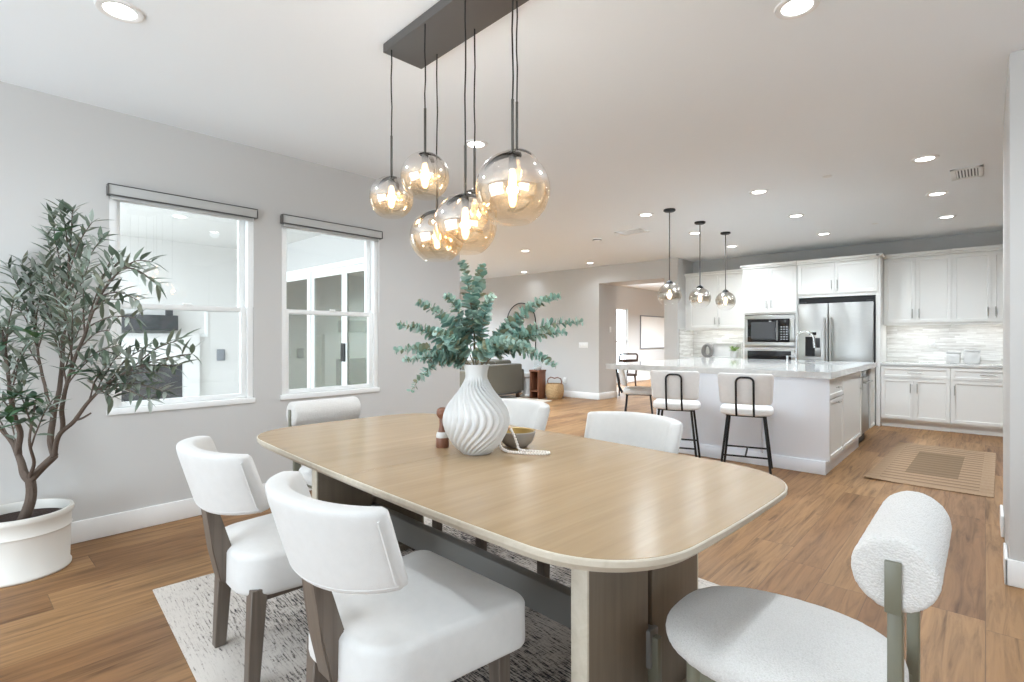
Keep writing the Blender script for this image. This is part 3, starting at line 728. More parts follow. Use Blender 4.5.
for z in zs: rows.append([((smooth_r(z) + rib(2 * PI * k / N, z)) * math.cos(2 * PI * k / N), (smooth_r(z) + rib(2 * PI * k / N, z)) * math.sin(2 * PI * k / N), z) for k in range(N)])
for r_, z in ((.058, .393), (.052, .388), (.044, .36), (.043, .30)): rows.append([(r_ * math.cos(2 * PI * k / N), r_ * math.sin(2 * PI * k / N), z) for k in range(N)])
loft(bm, rows); mk('vase_body', bm, 'ceramic', va, ang=70)
# eucalyptus
def leaf_round(bm, p, d, n, r):
    d = d.normalized(); a = d.cross(n)
    if a.length < 1e-3: a = d.orthogonal()
    a.normalize(); m = a.cross(d).normalized()
    c = p + d * r; ring = []
    for k in range(9):
        t_ = 2 * PI * k / 9
        ring.append(bm.verts.new(c + d * (math.cos(t_) * r) + a * (math.sin(t_) * r * .92) + m * (.18 * r * abs(math.sin(t_)))))
    cv = bm.verts.new(c)
    for k in range(9): bm.faces.new((cv, ring[k], ring[(k + 1) % 9]))
EU = [(462, 262, 2.28, 'tall', 'eucalyptus stem standing straight up, tallest in the vase, just under the globes'),
      (482, 266, 2.36, 'tall', 'upright eucalyptus stem right of the tallest one'),
      (492, 296, 2.22, 'tall', 'shorter upright eucalyptus stem leaning slightly right'),
      (446, 296, 2.26, 'bent', 'upright eucalyptus stem leaning slightly left of centre'),
      (418, 303, 2.30, 'bent', 'eucalyptus stem reaching up and left, with yellowish tip'),
      (397, 325, 2.24, 'bent', 'eucalyptus stem reaching farthest left, almost level'),
      (395, 350, 2.38, 'bent', 'eucalyptus stem pointing left and a little down'),
      (404, 360, 2.22, 'bent', 'eucalyptus stem lying low on the left side'),
      (411, 391, 2.26, 'droop', 'eucalyptus stem drooping down on the left beside the vase'),
      (560, 296, 2.34, 'bent', 'thin eucalyptus stem reaching up to the right, past the mirror'),
      (582, 322, 2.28, 'bent', 'longest eucalyptus stem reaching level to the right'),
      (566, 333, 2.20, 'bent', 'eucalyptus stem reaching right, just under the longest one'),
      (556, 366, 2.24, 'droop', 'eucalyptus stem drooping to the right over the wooden side table'),
      (532, 352, 2.12, 'droop', 'thick pale green eucalyptus stem bending low on the right'),
      (522, 322, 2.40, 'bent', 'bushy eucalyptus stem behind the others on the right'),
      (436, 332, 2.16, 'bent', 'bushy eucalyptus stem in front on the left'),
      (512, 340, 2.10, 'bent', 'short bushy eucalyptus stem leaning toward the viewer on the right')]
mouth = VC + Vector((0, 0, .385))
for (u, v, dep, kind, lab) in EU:
    tip = at(u, v, dep); rnd = random.Random(int(u * 7 + v))
    t = thing('eucalyptus_stem', lab, 'eucalyptus', mouth, 0, 'eucalyptus stems in the ribbed vase')
    off = Vector((rnd.uniform(-.022, .022), rnd.uniform(-.022, .022), 0)); p0 = off - Vector((0, 0, .10)); p3 = tip - mouth
    up = {'tall': .55, 'bent': .38, 'droop': .62}[kind]; Ln = p3.length
    p1 = off * 1.4 + Vector((p3.x * .06, p3.y * .06, Ln * up * .6)); p2 = Vector((p3.x * .6, p3.y * .6, max(p3.z * .85, 0) + Ln * (.06 if kind != 'droop' else .26)))
    def bez(s):
        q = 1 - s; return p0 * q ** 3 + p1 * 3 * q * q * s + p2 * 3 * q * s * s + p3 * s ** 3
    bm = bmesh.new(); tube(bm, [bez(i / 14) for i in range(15)], [.0032 - .0022 * i / 14 for i in range(15)], 6); mk('stem', bm, 'eucstem', t)
    bm = bmesh.new(); nn = int(20 + Ln * 78)
    for i in range(nn):
        s = .34 + .66 * (i + .5) / nn; p = bez(s); tg = (bez(min(1, s + .02)) - bez(s - .02)).normalized()
        for side in (0, 1):
            ph = i * 2.4 + side * PI + rnd.uniform(-.5, .5); a = tg.orthogonal().normalized(); b = tg.cross(a)
            d_ = (a * math.cos(ph) + b * math.sin(ph) + tg * rnd.uniform(.1, .7))
            r_ = (.0240 - .0140 * max(0, (s - .45) / .55)) * rnd.uniform(.75, 1.2)
            if rnd.random() < .9: leaf_round(bm, p, d_, tg + Vector((rnd.uniform(-.6, .6), rnd.uniform(-.6, .6), rnd.uniform(-.2, .6))), r_)
    mk('leaves', bm, 'euc', t)
# pepper mill
pm = thing('pepper_mill', 'small walnut pepper mill with a white band, left of the vase', 'pepper mill', tz(442.5, 447))
bm = bmesh.new(); lathe(bm, [(.001, 0), (.030, 0), (.031, .004), (.031, .042), (.029, .046)], 24); mk('base', bm, 'walnut', pm)
bm = bmesh.new(); lathe(bm, [(.029, .046), (.030, .050), (.027, .066), (.022, .072)], 24); mk('band', bm, 'ceramic', pm)
bm = bmesh.new(); lathe(bm, [(.022, .072), (.018, .085), (.0145, .105), (.016, .125), (.015, .133), (.021, .140), (.0285, .152), (.029, .166), (.024, .178), (.012, .185), (.001, .186)], 24); mk('head', bm, 'walnut', pm)
# bowl and bead garland
bc_ = Vector((-1.630, 1.826, TZ)); bw = thing('stone_bowl', 'small grey stone bowl with a gold inside, right of the vase', 'bowl', bc_)
bm = bmesh.new(); lathe(bm, [(.001, .0), (.044, 0), (.050, .004), (.070, .022), (.083, .048), (.087, .072), (.084, .076)], 36, cap=False); 
mk('bowl_body', bm, 'stone', bw)
bm = bmesh.new(); lathe(bm, [(.0845, .0755), (.078, .073), (.073, .048), (.058, .026), (.03, .014), (.001, .012)], 36, cap=False); mk('inner_coating', bm, 'gold', bw)
def beads(bm, pts, r, step):
    acc = 0; prev = Vector(pts[0]); out = [prev.copy()]
    for p in pts[1:]:
        p = Vector(p); seg = (p - prev).length; 
        while acc + seg >= step:
            f_ = (step - acc) / seg; prev = prev.lerp(p, f_); out.append(prev.copy()); seg = (p - prev).length; acc = 0
        acc += seg; prev = p
    for q in out:
        bmesh.ops.create_uvsphere(bm, u_segments=10, v_segments=7, radius=r, matrix=Matrix.Translation(q))
def curve(ctrl, n=14):
    c = [Vector(p) for p in ctrl]; c = [c[0]] + c + [c[-1]]; out = []
    for i in range(1, len(c) - 2):
        for k in range(n):
            s = k / n; a, b, d_, e = c[i - 1], c[i], c[i + 1], c[i + 2]
            out.append(.5 * ((2 * b) + (d_ - a) * s + (2 * a - 5 * b + 4 * d_ - e) * s * s + (-a + 3 * b - 3 * d_ + e) * s ** 3))
    out.append(c[-2]); return out
gl = thing('bead_garland', 'white wooden bead garland hanging out of the stone bowl onto the table', 'bead garland', bc_)
f2 = (Vector((-FWD.x, -FWD.y, 0))).normalized(); rr_ = RGT
def loc(a, b, z): return rr_ * a + f2 * b + Vector((0, 0, z))
bm = bmesh.new(); beads(bm, curve([loc(-.030, .030, .086), loc(-.024, .074, .084), loc(-.012, .096, .062), loc(.0, .096, .03), loc(.012, .110, .008), loc(.06, .135, .007), loc(.115, .152, .007), loc(.138, .165, .007), loc(.128, .185, .007), loc(.07, .185, .007), loc(.01, .166, .007), loc(-.045, .135, .007), loc(-.072, .108, .02), loc(-.080, .09, .05), loc(-.072, .07, .078)]), .0068, .0128)
mk('white_beads', bm, 'bead', gl)
bm = bmesh.new(); beads(bm, curve([loc(-.030, .030, .086), loc(-.042, -.005, .086), loc(-.052, .03, .084), loc(-.072, .07, .082)]), .0085, .015); mk('tan_beads', bm, 'tan', gl)

# ================================================================== POTTED TREE
PC = Vector((-3.885, .295, 0))
tr = thing('potted_olive_tree', 'tall olive-like tree in a round cream pot against the left wall', 'potted tree', PC)
bm = bmesh.new(); lathe(bm, [(.001, .0), (.205, 0), (.212, .006), (.213, .018), (.205, .026), (.209, .215), (.213, .228), (.216, .232), (.212, .240), (.213, .292), (.220, .302), (.224, .318), (.220, .330), (.206, .332), (.200, .315), (.200, .20)], 64); mk('pot', bm, 'potwhite', tr, ang=50)
bm = bmesh.new(); bmesh.ops.create_circle(bm, segments=48, radius=.203, cap_ends=True); bm.transform(Matrix.Translation((0, 0, .28))); bmesh.ops.subdivide_edges(bm, edges=bm.edges[:], cuts=2)
mk('soil', bm, 'soil', tr)
def tp(u, v, dd=0.0):
    p = at(u, v, 2.84 + dd); p.x = max(p.x, LX + .05); return p - PC
trunk = bmesh.new()
def limb(pts, r0, r1):
    cs = curve(pts, 6); n = len(cs); tube(trunk, [c + Vector((noise.noise(c * 9), noise.noise(c * 9 + Vector((5, 5, 5))), 0)) * .006 for c in cs], [r0 + (r1 - r0) * i / (n - 1) for i in range(n)], 9)
    return cs
base_p = Vector((.02, .0, .27))
fork = tp(30, 480, .0)
limb([base_p, tp(31, 500), fork], .027, .023)
L1 = limb([fork, tp(24, 473), tp(18, 455, .05), tp(10, 440, .1), tp(-4, 424, .15)], .024, .008)
L1b = limb([tp(18, 455, .05), tp(20, 432), tp(12, 405, -.1), tp(8, 372, -.15), tp(2, 330, -.15)], .017, .005)
R1 = limb([fork, tp(42, 468), tp(54, 456, -.02)], .022, .019)
R2 = limb([tp(54, 456, -.02), tp(51, 440, -.02), tp(53, 416), tp(60, 384, .03), tp(63, 345, .04), tp(66, 300, .05), tp(70, 250, .06), tp(73, 210, .06)], .018, .003)
R3 = limb([tp(54, 456, -.02), tp(60, 434, -.06), tp(75, 420, -.1), tp(88, 402, -.12), tp(98, 392, -.12), tp(112, 380, -.16), tp(150, 362, -.2), tp(192, 354, -.22)], .013, .003)
R4 = limb([tp(62, 432, -.06), tp(63, 405, -.1), tp(70, 375, -.14), tp(84, 335, -.18), tp(104, 290, -.2), tp(128, 268, -.22), tp(157, 284, -.22)], .012, .003)
L3 = limb([tp(53, 416), tp(44, 385, .1), tp(38, 350, .15), tp(34, 310, .18), tp(28, 278, .2)], .010, .003)
limb([tp(75, 420, -.1), tp(83, 418, -.1), tp(91, 413, -.08)], .007, .004)
L4 = limb([tp(30, 478), tp(34, 462, -.12), tp(30, 440, -.2), tp(36, 400, -.22)], .010, .004)
def spur(p0, u, v, dd, r=.0045):
    p1 = tp(u, v, dd); m = (p0 + p1) / 2 + Vector((0, 0, .03)); return limb([p0, m, p1], r, .0018)
twigs = []
def near(cs, f): return cs[int(f * (len(cs) - 1))]
SP = [(R2, .55, 48, 236, .1), (R2, .62, 44, 262, .02), (R2, .7, 52, 215, .1), (R2, .8, 92, 222, .02), (R2, .72, 102, 238, -.02), (R2, .6, 90, 262, -.06), (R2, .5, 44, 300, .1), (R2, .45, 92, 300, -.02), (R2, .5, 40, 272, .15), (R2, .85, 60, 208, .06), (R2, .66, 84, 246, .05),
      (R4, .5, 112, 256, -.15), (R4, .6, 118, 300, -.25), (R4, .65, 138, 300, -.25), (R4, .7, 120, 262, -.2), (R4, .4, 60, 300, -.2), (R4, .45, 110, 330, -.2), (R4, .55, 136, 318, -.25), (R4, .3, 104, 352, -.2), (R4, .35, 118, 345, -.25), (R4, .8, 152, 262, -.2), (R4, .3, 56, 330, -.25), (R4, .5, 82, 275, -.2), (R4, .38, 72, 310, -.25),
      (R3, .55, 122, 352, -.2), (R3, .6, 150, 400, -.2), (R3, .65, 165, 392, -.22), (R3, .7, 148, 346, -.2), (R3, .8, 180, 340, -.22), (R3, .5, 112, 398, -.1), (R3, .5, 132, 384, -.2), (R3, .75, 176, 366, -.25), (R3, .45, 106, 366, -.2), (R3, .62, 158, 372, -.2),
      (L3, .5, 14, 300, .1), (L3, .6, 8, 268, .15), (L3, .7, 44, 285, .15), (L3, .8, 20, 262, .2), (L3, .4, 12, 330, .1), (L3, .9, 36, 268, .2), (L3, .5, 56, 290, .1),
      (L1b, .6, -8, 300, -.15), (L1b, .7, 30, 340, -.2), (L1b, .5, 28, 372, -.2), (L1b, .8, -12, 340, -.2), (L1b, .4, -10, 392, -.1), (L1b, .6, 24, 352, -.25), (L1b, .9, 14, 300, -.2),
      (L1, .6, 10, 415, .1), (L1, .8, -14, 405, .1), (L4, .6, 52, 400, -.25), (L4, .8, 18, 392, -.25)]
for (cs, f, u, v, dd) in SP: twigs.append(spur(near(cs, f), u, v, dd))
twigs += [R2[len(R2) // 2:], R3[len(R3) // 2:], R4[len(R4) // 2:], L3[len(L3) // 2:], L1b[len(L1b) // 2:]]
mk('trunk', trunk, 'bark', tr)
def leaf_lance(bm, p, d, n, ln, w):
    d = d.normalized(); a = d.cross(n)
    if a.length < 1e-3: a = d.orthogonal()
    a.normalize(); m = a.cross(d).normalized(); L_, R_, Mi = [], [], []
    for i, f in enumerate((.0, .18, .42, .7, 1.0)):
        wd = w * (0.08, .75, 1.0, .7, .02)[i] * .5; droop = m * (-.16 * ln * f * f); c = p + d * ln * f + droop
        Mi.append(bm.verts.new(c)); L_.append(bm.verts.new(c + a * wd + m * wd * .35)); R_.append(bm.verts.new(c - a * wd + m * wd * .35))
    for i in range(4):
        bm.faces.new((Mi[i], Mi[i + 1], L_[i + 1], L_[i])); bm.faces.new((Mi[i + 1], Mi[i], R_[i], R_[i + 1]))
fol = bmesh.new(); rnd = random.Random(3)
def clampx(p): return p if p.x + PC.x > LX + .02 else Vector((LX + .02 - PC.x, p.y, p.z))
for cs in twigs:
    ln = sum((b - a).length for a, b in zip(cs, cs[1:])); n = max(5, int(ln / .034))
    for i in range(n):
        f = .25 + .75 * i / max(1, n - 1); k = f * (len(cs) - 1); i0 = min(int(k), len(cs) - 2); p = cs[i0].lerp(cs[i0 + 1], k - i0); tg = (cs[i0 + 1] - cs[i0]).normalized()
        for side in (0, 1):
            ph = (i % 2) * PI / 2 + side * PI + rnd.uniform(-.6, .6); a = tg.orthogonal().normalized(); b = tg.cross(a)
            d_ = a * math.cos(ph) + b * math.sin(ph) + tg * rnd.uniform(.5, 1.4) + Vector((0, 0, .15))
            if (p + d_.normalized() * .09).x + PC.x < LX + .02: d_.x = abs(d_.x)
            leaf_lance(fol, p, d_, Vector((rnd.uniform(-.4, .4), rnd.uniform(-.4, .4), 1)), rnd.uniform(.065, .115), rnd.uniform(.017, .027))
mk('olive_leaves', fol, 'olive', tr, ang=80)
fol = bmesh.new()
for (u, v, dd, n) in ((25, 332, -.3, 9), (36, 338, -.3, 8), (84, 372, -.22, 8), (92, 378, -.2, 6), (62, 232, .0, 6), (14, 398, -.25, 12), (26, 408, -.25, 12), (34, 398, -.25, 10), (8, 416, -.2, 9), (40, 416, -.2, 8), (20, 424, -.2, 7), (2, 345, -.2, 7)):
    p = tp(u, v, dd)
    for k in range(n):
        a = 2 * PI * k / n + rnd.uniform(-.3, .3); d_ = Vector((math.cos(a), math.sin(a), rnd.uniform(-.25, .8)))
        if (p + d_ * .12).x + PC.x < LX + .03: d_.x = abs(d_.x)
        leaf_lance(fol, p, d_, Vector((0, 0, 1)), rnd.uniform(.07, .115), rnd.uniform(.026, .036))
mk('broad_leaves', fol, 'broadleaf', tr, ang=80)

# ================================================================== KITCHEN CABINETRY
def door_bm(w, h, rail=.058, thick=.02, shaker=True):
    """door in the local xz plane, x 0..w, z 0..h, front face towards -y at y = -thick"""
    bm = bmesh.new(); box(bm, 0, w, -thick, 0, 0, h)
    if shaker and w > 2.4 * rail and h > 2.4 * rail:
        f = [f for f in bm.faces if f.normal.y < -.9] or [f for f in bm.faces if all(abs(v.co.y + thick) < 1e-5 for v in f.verts)]
        bm.normal_update(); f = [f for f in bm.faces if all(abs(v.co.y + thick) < 1e-5 for v in f.verts)]
        bmesh.ops.inset_region(bm, faces=f, thickness=rail); bmesh.ops.inset_region(bm, faces=f, thickness=.006)
        for v in {v for q in f for v in q.verts}: v.co.y += .009
    return bm
def pull(parent, x, z, vertical=True, ln=.13, y=-.02):
    bm = bmesh.new(); h = ln / 2
    if vertical: tube(bm, [(x, y - .028, z - h), (x, y - .028, z + h)], .006, 8); ends = [(x, z - h * .7), (x, z + h * .7)]
    else: tube(bm, [(x - h, y - .028, z), (x + h, y - .028, z)], .006, 8); ends = [(x - h * .7, z), (x + h * .7, z)]
    for (a, b) in ends: tube(bm, [(a, y - .028, b), (a, y, b)], .0045, 8)
    mk('handle', bm, 'nickel', parent)
def front(parent, kind, x0, x1, z0, z1, y, handle=None, mat='cab'):
    g = .0025; o = mk(kind, door_bm(x1 - x0 - 2 * g, z1 - z0 - 2 * g, .05 if kind == 'drawer' else .058), mat, parent, ang=20); o.location = (x0 + g, y, z0 + g)
    w, h = x1 - x0 - 2 * g, z1 - z0 - 2 * g
    if handle == 'L': pull(o, .035, h * .5 if h < .3 else (h - .13 if z0 < 1 else .13))
    elif handle == 'R': pull(o, w - .035, h * .5 if h < .3 else (h - .13 if z0 < 1 else .13))
    elif handle == 'H': pull(o, w / 2, h / 2, False, min(.16, w * .5))
    return o
UY = 9.42
def crown(parent, x0, x1, y0, y1, z, left=True, right=True):
    l = .03 if left else 0; r = .03 if right else 0
    bxs = [(x0, x1, y0 - .012, y1, z, z + .03), (x0, x1, y0 - .032, y1, z + .03, z + .07)]
    if right: bxs.append((x1 - .05, x1 + r, y0 - .032, UY - .045, z + .03, z + .0705))
    if left: bxs.append((x0 - l, x0 + .05, y0 - .032, UY - .045, z + .03, z + .0705))
    mk('crown', SB(*bxs, bev=.006), 'cab', parent)
def upper(label, x0, x1, z0, z1, doors, **k):
    t = thing('wall_cabinet', label, 'cabinet', (0, 0, 0), 0, 'white shaker wall cabinets')
    mk('carcass', B((x0, x1, UY, KY - .002, z0, z1), (x0, x1, UY - .0, UY + .02, z0 - .03, z0)), 'cab', t)
    for (a, b, h) in doors: front(t, 'door', a, b, z0 + .005, z1 - .01, UY, h)
    crown(t, x0, x1, UY - .02, KY - .002, z1, **k)
    mk('light_strip', B((x0 + .12, x1 - .12, UY + .12, UY + .16, z0 - .014, z0 - .002)), 'ledstrip', t)
    return t
upper('two-door white wall cabinet right of the refrigerator', -1.117, -.34, 1.485, 2.43, [(-1.105, -.735, 'R'), (-.735, -.345, 'L')], left=False, right=False)
upper('white wall cabinet at the far right, partly cut off by the wall corner', -.34, .48, 1.485, 2.43, [(-.335, .065, 'R'), (.065, .475, 'L')], left=False, right=False)
upper('two-door white wall cabinet behind the island pendants, left of the microwave', -4.165, -3.035, 1.44, 2.40, [(-4.09, -3.56, 'R'), (-3.56, -3.04, 'L')], left=False, right=False)
BY = 9.15
def base_unit(label, x0, x1, drawers, doors):
    t = thing('base_cabinet', label, 'cabinet', (0, 0, 0), 0, 'white shaker base cabinets')
    mk('carcass', B((x0, x1, BY, KY - .002, .10, .872)), 'cab', t)
    mk('toe_kick', B((x0, x1, BY + .05, BY + .07, 0, .10)), 'cab', t)
    for (a, b) in drawers: front(t, 'drawer', a, b, .705, .865, BY, 'H')
    for (a, b, h) in doors: front(t, 'door', a, b, .125, .70, BY, h)
    return t
base_unit('two-door white base cabinet with one wide drawer, right of the refrigerator', -1.115, -.345, [(-1.11, -.35)], [(-1.11, -.735, 'R'), (-.735, -.35, 'L')])
base_unit('single-door white base cabinet at the far right end of the counter', -.343, .40, [(-.34, .395)], [(-.34, .395, 'L')])
base_unit('white base cabinet behind the island, under the counter left of the ovens', -4.165, -3.035, [(-4.16, -3.6), (-3.6, -3.04)], [(-4.16, -3.6, 'R'), (-3.6, -3.04, 'L')])
tag(mk('back_counter', B((-1.117, .42, BY - .025, KY - .012, .874, .915), bev=.003), 'quartz'), 'pale quartz counter along the wall right of the refrigerator', 'counter')
tag(mk('back_counter', B((-4.165, -3.035, BY - .025, KY - .012, .874, .915), bev=.003), 'quartz'), 'pale quartz counter under the left wall cabinets, behind the island', 'counter')
struct('trim_backsplash', SB((-1.117, .6, KY - .012, KY, .915, 1.485), (LX, -3.035, KY - .012, KY, .915, 1.44), (LX, LX + .012, BY, KY, .915, 1.44)), 'splash')
def plate(name, label, cat, loc, rz, kind='switch', n=1, w=.075):
    t = thing(name, label, cat, loc, rz); W_ = w * n / 2
    mk('cover_plate', B((-W_, W_, -.006, 0, -.058, .058), bev=.002), 'plate', t)
    for i in range(n):
        c = -W_ + w * (i + .5)
        mk('rocker' if kind == 'switch' else 'socket', B((c - .017, c + .017, -.010, -.006, -.033, .033), bev=.002), 'trim' if kind == 'switch' else 'ceramic', t)
plate('wall_outlet', 'white outlet on the grey mosaic backsplash, below the right wall cabinets', 'outlet', (-.575, KY - .012, 1.19), 0, 'outlet')
plate('light_switch', 'white double light switch on the far wall above the woven basket', 'light switch', (-6.24, FY, 1.12), 0, 'switch', 3)
plate('light_switch', 'white light switch on the shaded side of the wide opening', 'light switch', (OX[0], 9.52, 1.45), PI / 2, 'switch')
plate('wall_outlet', 'white outlet low on the far wall beside the woven basket', 'outlet', (-6.72, FY, .36), 0, 'outlet')
# small white boxes on the counter
for (x, w, h, lab) in ((-.335, .15, .16, 'small white box on the right counter, left one of two'), (-.135, .17, .19, 'small white box on the right counter, right one of two')):
    t = thing('counter_box', lab, 'box', (x, 9.62, .915)); mk('box_body', B((-w / 2, w / 2, -.05, .05, 0, h * .86), bev=.008), 'ceramic', t); mk('lid', B((-w / 2 - .003, w / 2 + .003, -.053, .053, h * .86, h), bev=.006), 'ceramic', t)
# grey pear-shaped ornament, small plant, tray
t = thing('ring_ornament', 'grey egg-shaped ornament with a hole, on the counter left of the ovens', 'ornament', (-3.80, 9.55, .915))
bm = bmesh.new(); rings = []
for k in range(33):
    a = 2 * PI * k / 32; egg = 1 - .16 * math.sin(a); c = Vector((.075 * egg * math.cos(a), 0, .125 + .105 * math.sin(a)))
    rd = Vector((math.cos(a), 0, math.sin(a))); w = .034 + .006 * math.cos(a * 2)
    rings.append([c + rd * w * math.cos(b * 2 * PI / 12) + Vector((0, 1, 0)) * .045 * math.sin(b * 2 * PI / 12) for b in range(12)])
loft(bm, rings, cap=False); bmesh.ops.remove_doubles(bm, verts=bm.verts, dist=1e-4); mk('ring_body', bm, 'greyceramic', t)
bm = bmesh.new(); lathe(bm, [(.001, 0), (.05, 0), (.05, .012), (.001, .014)], 20); mk('foot', bm, 'greyceramic', t)
t = thing('small_potted_plant', 'small green plant in a white pot on the counter left of the ovens', 'potted plant', (-3.30, 9.5, .915))
bm = bmesh.new(); lathe(bm, [(.001, 0), (.05, 0), (.058, .05), (.064, .11), (.058, .112), (.05, .09)], 24); mk('pot', bm, 'ceramic', t)
bm = bmesh.new(); rnd = random.Random(11)
for k in range(70):
    a = rnd.uniform(0, 2 * PI); e = rnd.uniform(.0, 1.1); d_ = Vector((math.cos(a) * math.cos(e), math.sin(a) * math.cos(e), math.sin(e)))
    leaf_lance(bm, Vector((0, 0, .12)) + d_ * rnd.uniform(.0, .09), d_ + Vector((0, 0, .2)), Vector((0, 0, 1)), rnd.uniform(.04, .06), .03)
mk('leaves', bm, 'leafgreen', t)
t = thing('serving_tray', 'pale tray leaning on the backsplash behind the small green plant', 'tray', (-3.48, 9.66, .915))
bm = B((-.26, .26, -.012, 0, 0, .26), bev=.005); f = [f for f in bm.faces]; mk('tray_base', bm, 'ceramic', t)
mk('rim', B((-.26, .26, -.03, 0, .25, .265), (-.26, .26, -.03, 0, 0, .015), (-.265, -.25, -.03, 0, 0, .265), (.25, .265, -.03, 0, 0, .265), bev=.003), 'plate', t)

# tall cabinet run: ovens and refrigerator
TY = 9.13; TZT = 2.42
oc = thing('oven_cabinet', 'tall white cabinet column holding the microwave and oven', 'cabinet', (0, 0, 0))
x0, x1 = -3.03, -2.2
mk('carcass', B((x0, x0 + .02, TY, KY - .002, .1, TZT), (x1 - .02, x1, TY, KY - .002, .1, TZT), (x0, x1, KY - .03, KY - .002, .1, TZT), (x0, x1, TY, KY - .002, 1.655, TZT), (x0, x1, TY, KY - .002, 1.085, 1.125), (x0, x1, TY, KY - .002, .1, .36),
    (x0, x0 + .035, TY, TY + .02, .36, 1.66), (x1 - .035, x1, TY, TY + .02, .36, 1.66)), 'cab', oc)
mk('toe_kick', B((x0, x1, TY + .05, TY + .07, 0, .10)), 'cab', oc)
front(oc, 'door', x0 + .01, (x0 + x1) / 2, 1.69, TZT - .01, TY, 'R'); front(oc, 'door', (x0 + x1) / 2, x1 - .005, 1.69, TZT - .01, TY, 'L')
front(oc, 'drawer', x0 + .01, x1 - .005, .12, .355, TY, 'H')
crown(oc, x0, x1, TY - .02, KY - .002, TZT, True, False)
mw = thing('microwave_oven', 'built-in stainless microwave with black glass door, above the oven', 'microwave', ((x0 + x1) / 2, TY, 1.13))
hw = .382
mk('trim_frame', B((-hw, hw, -.022, 0, 0, .075), (-hw, hw, -.022, 0, .45, .515), (-hw, -hw + .05, -.022, 0, .075, .45), (hw - .075, hw, -.022, 0, .075, .45), bev=.003), 'steel', mw)
mk('casing', B((-hw + .05, hw - .075, 0, .40, .075, .45)), 'darkplastic', mw)
d_ = mk('door', B((-hw + .05, .155, -.03, 0, .075, .45), bev=.003), 'blackglass', mw); mk('window', B((-hw + .11, .10, -.032, -.030, .13, .40)), 'greyscreen', d_)
bm = bmesh.new(); tube(bm, [(.135, -.06, .10), (.135, -.06, .425)], .009, 10); tube(bm, [(.135, -.06, .13), (.135, -.028, .13)], .006, 8); tube(bm, [(.135, -.06, .395), (.135, -.028, .395)], .006, 8); mk('handle', bm, 'steel', d_)
cp = mk('control_panel', B((.158, hw - .075, -.03, 0, .075, .45), bev=.002), 'blackglass', mw)
bm = bmesh.new()
for r_ in range(6):
    for c_ in range(3): box(bm, .178 + c_ * .04, .178 + c_ * .04 + .026, -.032, -.029, .11 + r_ * .04, .11 + r_ * .04 + .018)
mk('buttons', bm, 'greybox', cp)
ov = thing('wall_oven', 'built-in stainless oven with black control strip below the microwave', 'oven', ((x0 + x1) / 2, TY, .365))
mk('casing', B((-hw + .01, hw - .01, 0, .5, .0, .71)), 'darkplastic', ov)
mk('control_panel', B((-hw, hw, -.022, 0, .53, .72), bev=.003), 'steel', ov); mk('display', B((-hw + .05, hw - .05, -.025, -.022, .555, .695)), 'blackglass', ov)
d_ = mk('door', B((-hw, hw, -.03, 0, 0, .525), bev=.003), 'steel', ov); mk('window', B((-hw + .12, hw - .12, -.032, -.03, .1, .36)), 'blackglass', d_)
bm = bmesh.new(); tube(bm, [(-hw + .06, -.075, .46), (hw - .06, -.075, .46)], .011, 10)
for s in (-1, 1): tube(bm, [(s * .28, -.075, .46), (s * .28, -.03, .46)], .008, 8)
mk('handle', bm, 'steel', d_)
fc = thing('refrigerator_cabinet', 'white cabinet with two doors bridging over the stainless refrigerator', 'cabinet', (0, 0, 0))
x0, x1 = -2.197, -1.119
mk('carcass', B((x0, x1, TY, KY - .002, 1.90, TZT), (x1 - .055, x1, TY, KY - .002, 0, 1.9), (x0, x0 + .012, TY, KY - .002, 0, 1.9)), 'cab', fc)
front(fc, 'door', x0 + .01, (x0 + x1) / 2 - .03, 1.95, TZT - .01, TY, 'R'); front(fc, 'door', (x0 + x1) / 2 - .03, x1 - .03, 1.95, TZT - .01, TY, 'L')
crown(fc, x0, x1, TY - .02, KY - .002, TZT, False, True)
fr = thing('refrigerator', 'side-by-side stainless refrigerator with water dispenser in the left door', 'refrigerator', (0, TY, 0))
mk('cabinet_body', B((-2.165, -1.19, .0, .6, .02, 1.80)), 'darkplastic', fr)
mk('gap_trim', B((-2.18, -1.178, .03, .05, 1.80, 1.895), (-1.19, -1.178, -.0, .05, .02, 1.895)), 'black', fr)  # black strips filling the dark gap above and beside the refrigerator
ld = mk('freezer_door', B((-2.172, -1.767, -.06, 0, .06, 1.80), bev=.008), 'steel', fr); rd = mk('fridge_door', B((-1.758, -1.195, -.06, 0, .06, 1.80), bev=.008), 'steel', fr)
for p, x in ((ld, -1.80), (rd, -1.722)):
    bm = bmesh.new(); tube(bm, [(x, -.105, .55), (x, -.105, 1.58)], .011, 10)
    for z in (.6, 1.53): tube(bm, [(x, -.105, z), (x, -.06, z)], .008, 8)
    mk('handle', bm, 'steel', p)
dp = mk('dispenser', B((-2.08, -1.855, -.066, -.058, .98, 1.38), bev=.004), 'steel', ld)
mk('recess', B((-2.072, -1.94, -.068, -.062, .99, 1.29)), 'blackglass', dp); mk('display', B((-2.02, -1.92, -.068, -.064, 1.315, 1.36)), 'blackglass', dp); mk('spout', B((-1.935, -1.87, -.076, -.064, 1.12, 1.27), bev=.006), 'darkplastic', dp)
mk('hinge_cover', B((-2.16, -2.08, -.04, .04, 1.80, 1.83), (-1.28, -1.20, -.04, .04, 1.80, 1.83), bev=.005), 'darkplastic', fr)

